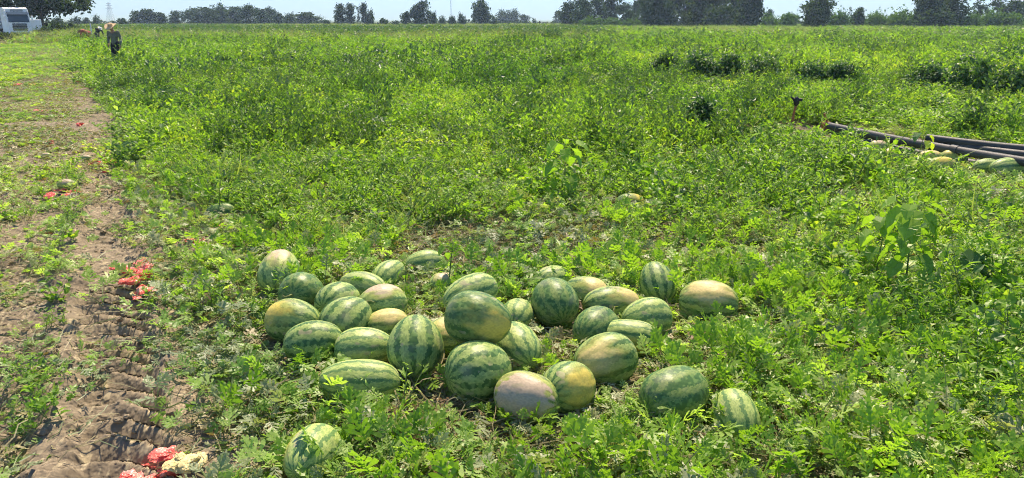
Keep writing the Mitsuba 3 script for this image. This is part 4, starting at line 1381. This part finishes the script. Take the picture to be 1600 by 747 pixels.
# ------------------------------------------------------------------ single weeds and bushes that stand out
def heart_plant(u, v, vtop, nleaf, leaf, label, seed, lean=(0, 0), cls=0, group=None, name='velvetleaf_weed', yellow=None):
    c = at(u, v, 0)
    c[2] = gz(c[0], c[1])
    h = at_y(u, vtop, c[1])[2] - c[2]
    r = np.random.default_rng(seed)
    key = numbered(name)
    tag(key, label, 'weed', group)
    q = np.linspace(0, 1, 7)[:, None]
    pts = c + np.array([lean[0], lean[1], h]) * q + np.array([r.normal(0, .03), r.normal(0, .03), 0]) * q * q
    k = Kit()
    v_, f_ = tube(pts, np.linspace(.007, .003, 7), 6, cap=False)
    k.raw(v_, f_, np.tile([[5.4, .5]], (len(v_), 1)))
    kid = Kit()
    for i in range(nleaf):
        t = 1 - .60 * (i / max(1, nleaf - 1)) ** 1.6
        p = pts[0] + (pts[-1] - pts[0]) * t
        a = i * 2.4 + r.normal(0, .3) + 1.2
        d = unit(np.array([math.cos(a), math.sin(a), .35]))
        tip = p + d * leaf * r.uniform(.5, 1.0)
        k.stem(np.array([p, (p + tip) / 2 + [0, 0, .01], tip]), .003, .002, 5, r, 4)
        out = unit(np.array([d[0], d[1], r.uniform(-.7, -.1)]))
        one = Kit()
        one.leaves(HEART, tip[None], out[None], unit(np.array([[d[0] * .5, d[1] * .5, 1.0]]) + r.normal(0, .25, (1, 3))), leaf * r.uniform(.7, 1.15) * (.55 if i == 0 else 1), r.uniform(.85, 1.1), cls if not (yellow and r.random() < yellow) else 3, r)
        scene[sub(key, 'leaf')] = one.shape()
    scene[key + '__stem'] = k.shape()


heart_plant(882, 325, 226, 14, .145, 'tall velvety weed with broad heart shaped leaves standing alone mid field', 31)
heart_plant(1412, 480, 325, 24, .125, 'large weed with broad bright leaves above the grey green melon at the right', 32, (-.05, 0))
heart_plant(1365, 450, 340, 12, .12, 'bright broad leaved weed left of the large one at the right', 33)
heart_plant(1437, 350, 312, 4, .15, 'weed with one wide bright leaf catching the sun right of centre', 34)
heart_plant(1318, 440, 392, 3, .10, 'small weed with a yellowing leaf at the right', 35, yellow=1.0)
heart_plant(1545, 460, 400, 6, .14, 'broad leaved weed with drooping leaves at the right edge', 36, cls=2)
heart_plant(1432, 262, 210, 8, .13, 'leafy weed with yellow lower leaves before the pipes', 37, yellow=.35, cls=2)
heart_plant(1530, 118, 82, 8, .28, 'tall broad leaved weed on top of the right hand bushes', 38)
heart_plant(1472, 170, 146, 5, .2, 'pale broad leaved weed behind the pipes', 39)
heart_plant(995, 172, 135, 7, .20, 'dark broad leaved weed in the middle of the field', 40, cls=2)
heart_plant(958, 170, 142, 5, .18, 'dark broad leaved weed left of the other dark one mid field', 41, cls=2)
heart_plant(700, 462, 385, 7, .065, 'bright seedling with pale stem sprouting among the melons of the left heap', 42, (.03, .02))
heart_plant(634, 470, 425, 6, .055, 'leafy seedling in front of the small melon at the back', 43)
heart_plant(920, 84, 68, 6, .34, 'bright yellow green broad leaved weed far out in the field', 44, cls=3)
heart_plant(500, 330, 290, 5, .09, 'small heart leaved weed left of centre', 45)
heart_plant(1180, 330, 295, 5, .10, 'small heart leaved weed right of centre', 46)


def tall_weed(u, v, vtop, label, seed, leaf=.06, cls=0, stems=4, kind='lance'):
    c = at(u, v, 0)
    c[2] = gz(c[0], c[1])
    h = at_y(u, vtop, c[1])[2] - c[2]
    key = numbered('tall_weed')
    tag(key, label, 'weed')
    k = weed(seed, h, leaf, cls, 0, kind, stems, .06)
    scene[key] = k.shape()
    scene[key]['to_world'] = T().translate(list(map(float, c)))


tall_weed(1515, 655, 470, 'tall dark stemmed weed in front at the right edge', 61, .065, 0, 5)
tall_weed(1580, 600, 430, 'tall leafy weed in the right corner', 62, .07, 0, 6, 'ovate')
tall_weed(1465, 560, 420, 'bushy weed left of the tall dark stemmed one', 63, .06, 0, 7)
tall_weed(1130, 590, 490, 'bright narrow leaved weed before the salmon banded melon', 64, .06, 0, 5)
tall_weed(1150, 640, 545, 'leafy weed behind the pale half buried melon', 65, .06, 0, 5)
tall_weed(965, 660, 575, 'thin weed standing before the orange ended melon', 66, .05, 1, 3)
tall_weed(630, 655, 560, 'thin pale weed stems right of the long front melon', 67, .045, 1, 3)
tall_weed(400, 500, 380, 'dark weed tuft at the left edge of the pile', 68, .05, 0, 6)
tall_weed(480, 385, 290, 'bushy bright weed behind the far left melon', 69, .06, 0, 8)
tall_weed(935, 150, 92, 'bluish grassy weed rising mid field', 70, .16, 7, 9)
tall_weed(1310, 700, 610, 'leafy weed at the lower right', 71, .055, 0, 6)
tall_weed(1250, 640, 560, 'feathery bright weed right of the half buried melon', 72, .05, 0, 6)
tall_weed(1410, 745, 640, 'broad bright weed at the bottom right', 73, .06, 0, 6, 'ovate')

for i, (u, v, t, lf, c, n, k, lb) in enumerate((
        (1495, 480, 340, .06, 2, 8, 'lance', 'dark upright weed behind the broad bright leaves at the right edge'), (1575, 470, 320, .07, 0, 9, 'ovate', 'tall leafy weed at the right edge above the corner'),
        (1540, 400, 300, .06, 2, 8, 'lance', 'dark narrow leaved weed near the right edge below the melons'), (1590, 700, 540, .06, 2, 7, 'lance', 'dark tall weed in the lower right corner'),
        (1480, 700, 560, .06, 0, 7, 'lance', 'tall bright weed left of the lower right corner'), (1340, 540, 420, .055, 0, 8, 'lance', 'bushy weed below the yellowing leaf at the right'),
        (1270, 470, 370, .055, 0, 7, 'lance', 'leafy weed right of the lone salmon banded melon'), (420, 330, 215, .05, 2, 9, 'lance', 'tall dark weed clump left of centre above the pile'),
        (475, 300, 200, .05, 10, 9, 'lance', 'dull green tall weed clump next to the dark one left of centre'), (560, 320, 225, .05, 0, 9, 'lance', 'tall bright weed clump above the left heap'),
        (640, 300, 205, .05, 10, 9, 'lance', 'tall dull weed clump above the centre of the pile'), (760, 290, 200, .05, 0, 9, 'lance', 'tall bright weed left of the lone heart leaved weed'),
        (820, 280, 185, .05, 2, 9, 'lance', 'dark tall weed left of the lone heart leaved weed'), (1000, 280, 190, .05, 0, 9, 'lance', 'tall weed right of the lone heart leaved weed'),
        (1110, 300, 215, .05, 10, 9, 'lance', 'tall dull weed above the lone salmon banded melon'), (1215, 320, 235, .05, 0, 9, 'lance', 'tall weed below the sprinkler'),
        (1290, 340, 262, .055, 2, 8, 'lance', 'dark tall weed below the coupling of the pipes'), (330, 300, 215, .05, 0, 9, 'lance', 'tall bright weed near the edge of the strip'))):
    tall_weed(u, v, t, lb, 740 + i, lf, c, n, k)


def vine_shoot(u, v, vtop, n, size, label, seed, cls=0):
    c = at(u, v, 0)
    c[2] = gz(c[0], c[1])
    h = at_y(u, vtop, c[1])[2] - c[2]
    r = np.random.default_rng(seed)
    key = numbered('vine_shoot')
    tag(key, label, 'vine shoot')
    st = Kit()
    for i in range(n):
        a = r.random() * 6.28
        o = c + np.array([*r.normal(0, .055, 2), 0])
        d = unit(np.array([math.cos(a) * .6, math.sin(a) * .6, 1.0]))
        tip = o + d * h * r.uniform(.25, .85)
        st.stem(np.array([o, (o + tip) / 2 + r.normal(0, .01, 3), tip]), .0032, .0022, 5, r, 5)
        one = Kit()
        out = unit(np.array([d[0], d[1], r.uniform(-.3, 1.0)]))
        one.leaves(LOBED[r.integers(6)], tip[None], out[None], unit(np.array([[-d[0] * .5, -d[1] * .5 - .2, 1]]) + r.normal(0, .3, (1, 3))), size * r.uniform(.7, 1.25), r.uniform(.85, 1.15), cls if r.random() < .8 else 1, r)
        scene[sub(key, 'leaf')] = one.shape()
    scene[key + '__stem'] = st.shape()


for i, (u, v, t, n, sz, lb) in enumerate((
        (492, 585, 532, 16, .10, 'bright lobed vine shoot hiding the striped watermelon at the left front'), (548, 575, 535, 9, .09, 'lobed vine shoot between the left front melons'),
        (585, 690, 630, 15, .11, 'bright lobed vine shoot below the long front watermelon'), (640, 720, 650, 14, .11, 'broad lobed vine shoot at the bottom centre left'),
        (700, 615, 578, 8, .09, 'yellow green vine shoot left of the mottled mid green watermelon'), (815, 580, 535, 9, .085, 'lobed vine shoot at the foot of the pale green watermelon'),
        (800, 668, 640, 8, .09, 'low vine shoot before the pinkish white patched watermelon'), (860, 520, 495, 7, .09, 'fern like vine leaf before the dark speckled watermelon'),
        (1085, 660, 610, 12, .10, 'vine shoot between the star ended and the half buried watermelon'), (1150, 690, 655, 12, .11, 'vine shoot covering the base of the half buried watermelon'),
        (1230, 690, 620, 14, .12, 'leafy bright vine shoot right of the half buried watermelon'), (1125, 545, 492, 12, .10, 'bright shoot at the right end of the salmon banded watermelon'),
        (1030, 560, 530, 9, .09, 'vine shoot right of the long yellowish watermelon'), (505, 740, 690, 10, .11, 'lobed vine shoot before the nearest watermelon at the bottom edge'),
        (960, 745, 690, 12, .12, 'pale lobed vine shoot at the bottom centre right'), (1350, 735, 650, 15, .13, 'lush lobed vine shoot at the bottom right'))):
    vine_shoot(u, v, t, n, sz, lb, 900 + i, 1 if i in (14,) else 0)


def leafy_bush(u0, u1, v, vtop, label, seed, n=900, leaf=.10, cls=2):
    c = at((u0 + u1) / 2, v, 0)
    a, b = at_y(u0, v, c[1]), at_y(u1, v, c[1])
    h = at_y((u0 + u1) / 2, vtop - (12 if u0 > 1000 and v > 100 else 6), c[1])[2]
    w = b[0] - a[0]
    r = np.random.default_rng(seed)
    key = numbered('leafy_bush')
    tag(key, label, 'bush')
    k = Kit()
    P, D = [], []
    for _ in range(n // 12):
        ang = r.random() * 6.28
        d = math.sqrt(r.random())
        z = h * (1 - .45 * d * d) * r.uniform(.35, 1.0)
        o = np.array([d * math.cos(ang) * w / 2, d * math.sin(ang) * w * .33, z])
        P.append(o + r.normal(0, .07, (12, 3))); D.append(unit(r.normal(0, 1, (12, 3)) + [0, 0, -.35]))
    P, D = np.concatenate(P), np.concatenate(D)
    P[:, 2] = np.clip(P[:, 2], .03, None)
    k.leaves(OVATE[1], P, D, rup(r, len(P), .5), leaf * r.uniform(.6, 1.3, len(P)), r.uniform(.8, 1.2, len(P)), cls, r)
    scene[key + '__leaves'] = k.shape()
    labels[key + '__leaves'] = {'kind': 'stuff'}
    s = Kit()
    for i in range(7):
        e = np.array([r.normal(0, w * .2), r.normal(0, w * .12), h * .75])
        s.stem(np.array([[e[0] * .2, e[1] * .2, 0], e * .5, e]), .012, .005, 5, r, 5)
    scene[key + '__stem'] = s.shape()
    M = T().translate([float(c[0]), float(c[1]), gz(c[0], c[1]) - .01])
    for q in ('__leaves', '__stem'):
        scene[key + q]['to_world'] = M


for i, (u0, u1, v, t, lb) in enumerate((
        (840, 882, 117, 95, 'left one of the two dark glossy bushes mid field'), (878, 925, 114, 90, 'right one of the two dark glossy bushes mid field'),
        (1018, 1068, 126, 94, 'leftmost dark glossy bush of the row right of centre'), (1060, 1122, 132, 92, 'largest dark glossy bush of the row right of centre'),
        (1112, 1165, 132, 95, 'third dark glossy bush of the row right of centre'), (1158, 1216, 134, 95, 'rightmost dark glossy bush of the row right of centre'),
        (1238, 1295, 138, 110, 'pale glossy bush above the pipe coupling'), (1288, 1335, 138, 106, 'dark bush right of the pale glossy one'),
        (1420, 1475, 146, 112, 'dark bush left of the deepest shade at the right'), (1478, 1560, 158, 96, 'large dark shadowy bush near the right edge'), (1550, 1612, 160, 112, 'dark bush at the right edge'),
        (1255, 1320, 70, 50, 'pale leafed bush far out on the right'), (845, 880, 68, 48, 'dark bush far out near the centre'), (330, 375, 118, 96, 'grey green bush far out on the left'),
        (385, 450, 226, 188, 'dark leafy clump left of centre'), (1080, 1110, 215, 165, 'small dark bush mid field right of the lone weed'))):
    leafy_bush(u0, u1, v, t, lb, 700 + i, n=1700)

# ------------------------------------------------------------------ lattice pylon and thin mast on the horizon
def pylon(u, y, top, label):
    p = at_y(u, 30, y)
    h = at_y(u, top, y)[2]
    key = numbered('lattice_pylon')
    tag(key, label, 'pylon')
    bars = []
    lev = np.linspace(0, 1, 9)
    hw = lambda t: 2.6 * (1 - t) ** 1.1 + .55  # noqa: E731
    for sx in (-1, 1):
        for sy in (-1, 1):
            bars.append(tm(tube(np.array([[sx * hw(t), sy * hw(t), t * h] for t in lev]), .11, 5)))
    for a, b in zip(lev[:-1], lev[1:]):
        for sy in (-1, 1):
            for e in (-1, 1):
                bars.append(tm(tube(np.array([[e * hw(a), sy * hw(a), a * h], [-e * hw(b), sy * hw(b), b * h]]), .055, 4)))
                bars.append(tm(tube(np.array([[sy * hw(a), e * hw(a), a * h], [sy * hw(b), -e * hw(b), b * h]]), .055, 4)))
    M = T().translate([float(p[0]), y, 0])
    put(key + '__frame', cat(*bars), 'steel_mat', to_world=M)
    for z, w in ((.72, 4.2), (.84, 3.4), (.95, 2.6)):
        arm = [tm(tube(np.array([[-w, 0, z * h], [0, 0, z * h + .6], [w, 0, z * h]]), .12, 4)), tm(tube(np.array([[-w, 0, z * h], [w, 0, z * h]]), .12, 4))]
        put(sub(key, 'cross_arm'), cat(*arm), 'steel_mat', to_world=M)


pylon(173, 760, 4, 'grey lattice pylon faint on the left horizon')
p = at_y(705, 30, 420)
key = numbered('mast')
tag(key, 'thin straight mast rising above the bush right of the big round tree', 'mast')
put(key, tm(tube(np.array([[p[0], 420, 0], [p[0], 420, 24]]), [.16, .11], 8)), 'steel_mat')

# ------------------------------------------------------------------ the lorry under the tree
c = at_y(31, 40, 90)
LM = T().translate([float(c[0]), 90, -.05]).rotate([0, 0, 1], -42)     # local +x points ahead
lorry = numbered('lorry')
tag(lorry, 'white lorry with dark grille and open door parked under the tree at far left', 'lorry')


def lp(name, mesh, mat, smooth=30, parent=lorry):
    k = sub(parent, name)
    put(k, mesh, mat, smooth=smooth, to_world=LM)
    return k


def prism_y(poly, y0, y1, r=.0):
    m = trimesh.creation.extrude_polygon(__import__('shapely').geometry.Polygon(poly), y1 - y0, engine='earcut')
    v = m.vertices
    return trimesh.Trimesh(np.stack([v[:, 0], v[:, 2] + y0, v[:, 1]], -1), m.faces[:, ::-1], process=False)


cab = lp('cab', cat(prism_y([(0, .55), (0, 1.55), (-.05, 1.75), (-.28, 2.75), (-.55, 3.25), (-1.1, 3.42), (-2.2, 3.42), (-2.2, .55)], -1.22, 1.22), rbox([.10, 2.3, .5], (-.32, 0, 3.02), .04)), 'white_paint', 25)
ws = lp('windscreen', prism_y([(.0, 1.72), (.02, 1.74), (-.22, 2.66), (-.25, 2.66)], -1.06, 1.06), 'glass_mat', 25)
lp('sun_visor', prism_y([(-.06, 2.62), (.02, 2.60), (-.14, 2.92), (-.26, 2.92)], -1.1, 1.1), 'blue_grey', 25)
lp('roof_sign', rbox([.06, 1.3, .26], (-.26, 0, 3.08), .02), 'grey_paint')
gr = lp('grille', rbox([.06, 1.5, .95], (.02, 0, 1.12), .03), 'black_mat')
for z in np.linspace(.80, 1.50, 5):
    lp('slat', rbox([.04, 1.4, .05], (.06, 0, z), .015), 'grey_paint', parent=gr)
lp('bumper', rbox([.30, 2.44, .42], (.06, 0, .52), .09), 'white_paint')
for s in (-1, 1):
    lp('headlight', rbox([.08, .42, .20], (.20, s * .95, .60), .03), 'steel_mat')
    arm = lp('mirror', rbox([.16, .22, .62], (-.02, s * 1.42, 2.15), .05), 'white_paint')
    lp('windscreen_wiper', tm(tube(np.array([[.04, s * .1, 1.74], [.0, s * .75, 1.86]]), .012, 5)), 'black_mat')
    for x in (-.75, -3.9):
        w = trimesh.creation.cylinder(.50, .34, sections=28)
        w.apply_transform(trimesh.transformations.rotation_matrix(PI / 2, [1, 0, 0])); w.apply_translation([x, s * 1.0, .5])
        k = lp('wheel', w, 'tyre_mat')
        h_ = trimesh.creation.cylinder(.27, .36, sections=20)
        h_.apply_transform(trimesh.transformations.rotation_matrix(PI / 2, [1, 0, 0])); h_.apply_translation([x, s * 1.0, .5])
        lp('rim', h_, 'steel_mat', parent=k)
lp('chassis', rbox([6.0, .9, .3], (-4.2, 0, .75), .03), 'black_mat')
tr = lp('trailer', cat(rbox([8.5, 2.4, .3], (-6.9, 0, 1.15), .04), rbox([.12, 2.4, 2.0], (-2.65, 0, 2.2), .04)), 'grey_paint')
for s in (-1, 1):
    for z in (1.55, 1.95, 2.35, 2.75):
        lp('side_rail', rbox([8.4, .05, .16], (-6.9, s * 1.2, z), .015), 'white_paint', parent=tr)
    for x in np.linspace(-11, -2.8, 6):
        lp('side_post', rbox([.10, .06, 1.75], (float(x), s * 1.17, 2.15), .015), 'grey_paint', parent=tr)
# the driver's door swung open towards the viewer's right
dm = rbox([1.15, .07, 1.25], (.55, 0, 1.45), .05)
dm.apply_transform(trimesh.transformations.rotation_matrix(math.radians(62), [0, 0, 1])); dm.apply_translation([-.25, 1.25, 0])
dk = lp('door', dm, 'white_paint')
hd = rbox([.22, .05, .08], (.9, -.05, 1.3), .02)
hd.apply_transform(trimesh.transformations.rotation_matrix(math.radians(62), [0, 0, 1])); hd.apply_translation([-.25, 1.25, 0])
lp('handle', hd, 'black_mat', parent=dk)

# ------------------------------------------------------------------ people
def bones(chain, fine=.02, it=6):
    """chain: [(p, r, q, r2), ...] -> one smooth continuous mesh."""
    parts = []
    for p, r, q, s in chain:
        a = m3.Manifold.sphere(r, 20).translate(list(map(float, p)))
        b = m3.Manifold.sphere(s, 20).translate(list(map(float, q)))
        parts.append(m3.Manifold.batch_hull([a, b]))
    m = m3.Manifold.batch_boolean(parts, m3.OpType.Add).refine_to_length(fine).to_mesh()
    t = trimesh.Trimesh(m.vert_properties[:, :3], m.tri_verts)
    trimesh.smoothing.filter_taubin(t, iterations=it)
    return t


def hand(wrist, d, side):
    """Palm and five bent fingers as bones; d = the way the hand points, side = towards the thumb."""
    w, d, s = np.asarray(wrist, float), unit(d), unit(side)
    n = np.cross(d, s)
    out = [(w, .026, w + d * .05, .030), (w + d * .05 + s * .022, .016, w + d * .085 + s * .03, .012), (w + d * .05 - s * .022, .016, w + d * .08 - s * .03, .011)]
    for i, (o, L) in enumerate(((.030, .068), (.010, .078), (-.010, .072), (-.029, .055))):
        a = w + d * .082 + s * o
        b = a + d * L * .55 + n * .008
        out += [(a, .010, b, .009), (b, .009, b + d * L * .38 + n * .022, .0075)]
    t0 = w + d * .02 + s * .028
    t1 = t0 + (d * .6 + s * .6) * .05
    return out + [(t0, .012, t1, .010), (t1, .010, t1 + (d * .9 + s * .1) * .03, .008)]


def person(base, yaw, J, label, shirt, trousers, hat=None, hair=True):
    """J: joints in the person's own frame (x to its left, y ahead, z up)."""
    key = numbered('person')
    tag(key, label, 'person')
    M = T().translate(list(map(float, base))).rotate([0, 0, 1], yaw)
    J = {k: np.asarray(v, float) for k, v in J.items()}
    hd, nk, ch, hp = J['head'], J['neck'], J['chest'], J['hip']
    up = unit(hd - nk)
    fw = unit(J['face'])
    lt = np.cross(up, fw)
    body = [(hd + up * .03, .088, hd - up * .02 + fw * .02, .080), (hd - up * .07 + fw * .045, .048, hd - up * .02, .075), (nk, .055, hd - up * .05, .055), (nk, .07, ch, .12),
            (hd + fw * .085 - up * .015, .014, hd + fw * .10 - up * .04, .017),                                    # nose
            (hd + lt * .083, .014, hd + lt * .083 - up * .035, .012), (hd - lt * .083, .014, hd - lt * .083 - up * .035, .012),
            (ch, .12, hp + [0, 0, .05], .11)]
    cl_s = [(ch + [.09, 0, .02], .115, ch - [.09, 0, -.02], .115), (ch, .15, (ch + hp) / 2, .135), ((ch + hp) / 2, .135, hp + [0, 0, .06], .145), (nk - up * .04, .07, ch, .13)]
    cl_t = [(hp + [.07, 0, .03], .115, hp - [.07, 0, -.03], .115)]
    boots = []
    for s in ('l', 'r'):
        sh, el, wr = J['sh_' + s], J['el_' + s], J['wr_' + s]
        body += [(ch, .08, sh, .055), (sh, .050, el, .040), (el, .040, wr, .028)]
        body += hand(wr, wr - el, np.array([0, 1, 0.2]))
        cl_s += [(ch + [0, 0, .05], .10, sh, .072), (sh, .072, el, .056), (el, .056, el * .15 + wr * .85, .043)]
        hj, kn, an = hp + [.09 if s == 'l' else -.09, 0, 0], J['kn_' + s], J['an_' + s]
        body += [(hj, .085, kn, .055), (kn, .055, an, .04), (an, .04, an + J.get('ft_' + s, np.array([0, .15, -.05])), .035)]
        cl_t += [(hj, .112, kn, .075), (kn, .077, an + (kn - an) * .08, .062)]
        boots.append(bones([(an - (0, 0, .01), .055, an + J.get('ft_' + s, np.array([0, .15, -.05])) , .045), (an, .055, an + (kn - an) * .22, .056)], .03, 4))
    put(key, bones(body, .012, 4), 'skin_mat', smooth=True, to_world=M)
    put(key + '__shirt', bones(cl_s), shirt, smooth=True, to_world=M)
    put(key + '__trousers', bones(cl_t), trousers, smooth=True, to_world=M)
    for b in boots:
        put(sub(key, 'boot'), b, 'black_mat', smooth=True, to_world=M)
    for e in (-1, 1):
        m = trimesh.creation.icosphere(2, .012)
        m.apply_translation(hd + fw * .088 + lt * e * .033 + up * .012)
        put(sub(key, 'eye'), m, 'black_mat', smooth=True, to_world=M)
    put(key + '__mouth', bones([(hd + fw * .082 - up * .072 + lt * .02, .007, hd + fw * .082 - up * .072 - lt * .02, .007)], .01, 2), 'red_cloth', to_world=M)
    if hair:
        m = trimesh.creation.icosphere(3, .098)
        v = m.vertices
        v[v[:, 2] < -.02, 2] = -.02
        R = np.stack([lt, fw, up], 1)
        m.vertices = (v * [1, 1.05, 1]) @ R.T + hd + up * .015 - fw * .016
        put(key + '__hair', m, 'black_mat', smooth=60, to_world=M)
    if hat:
        rad, hgt = hat[1], .11
        ang = np.linspace(0, 2 * PI, 33)[:-1]
        prof = [(0, hgt), (.06, hgt), (.085, hgt * .85), (.10, .03), (.112, .0), (rad * .7, -.012), (rad, .012), (rad, .004), (rad * .7, -.022), (.10, -.01)]
        v, f = [], []
        for rr, z in prof:
            v += [[rr * math.cos(a), rr * 1.05 * math.sin(a), z + (.035 * math.cos(2 * a) * (rr / rad) ** 2 if rr > .12 else 0)] for a in ang]
        for i in range(len(prof) - 1):
            for j in range(32):
                f.append([i * 32 + j, (i + 1) * 32 + j, (i + 1) * 32 + (j + 1) % 32, i * 32 + (j + 1) % 32])
        R = np.stack([lt, fw, up], 1)
        put(key + '__hat', (np.array(v) @ R.T + hd + up * .055 - fw * .01, np.array(f)), hat[0], smooth=40, to_world=M)
    return key


b = at(184, 98, .0)
px = b[:2] / b[1] * 31.5
person((px[0], 31.5, 0.0), 172, dict(head=(.0, .10, 1.56), face=(.05, .85, -.50), neck=(0, .03, 1.43), chest=(0, .0, 1.22), hip=(0, -.02, .90), sh_l=(.20, 0, 1.36), sh_r=(-.20, 0, 1.36),
       el_l=(.30, -.06, 1.10), wr_l=(.22, .08, .90), el_r=(-.27, -.04, 1.08), wr_r=(-.27, .05, .83), kn_l=(.10, .06, .48), an_l=(.11, -.02, .07), kn_r=(-.10, .16, .52), an_r=(-.06, -.24, .24), ft_r=(0, .10, -.12)),
       'man in a wide straw hat, olive shirt and black trousers walking through the vines', 'shirt_mat', 'trouser_mat', ('straw_hat_mat', .235))
q = at_y(136, 40, 60)
person((q[0], 60, 0.0), 100, dict(head=(0, .62, 1.02), face=(0, .5, -.85), neck=(0, .52, 1.05), chest=(0, .34, 1.05), hip=(0, -.05, .86), sh_l=(.19, .42, 1.08), sh_r=(-.19, .42, 1.08), el_l=(.22, .48, .80), wr_l=(.16, .56, .55),
       el_r=(-.22, .48, .80), wr_r=(-.16, .56, .55), kn_l=(.12, .08, .48), an_l=(.13, -.04, .07), kn_r=(-.12, .10, .48), an_r=(-.13, .0, .07)),
       'worker in a reddish shirt bending down, far left behind the man in the hat', 'red_cloth', 'red_cloth', ('straw_hat_mat', .2))
q = at_y(150, 40, 60)
person((q[0], 60, 0.0), -120, dict(head=(0, .42, 1.25), face=(0, .7, -.7), neck=(0, .33, 1.22), chest=(0, .20, 1.12), hip=(0, -.05, .86), sh_l=(.19, .25, 1.22), sh_r=(-.19, .25, 1.22), el_l=(.24, .36, .95), wr_l=(.18, .52, .75),
       el_r=(-.24, .36, .95), wr_r=(-.18, .52, .75), kn_l=(.12, .12, .48), an_l=(.13, -.08, .07), kn_r=(-.12, .02, .48), an_r=(-.13, -.2, .1)),
       'worker in dark clothes and a white cap stooping beside the reddish one', 'dark_cloth', 'dark_cloth', ('white_cloth', .17))
q = at_y(141, 40, 61)
key = numbered('wooden_stake')
tag(key, 'pale upright stake between the two stooping workers', 'stake')
put(key, tm(tube(np.array([[q[0], 61, -.1], [q[0] + .02, 61, 1.65]]), [.05, .045], 8)), 'white_cloth', smooth=40)
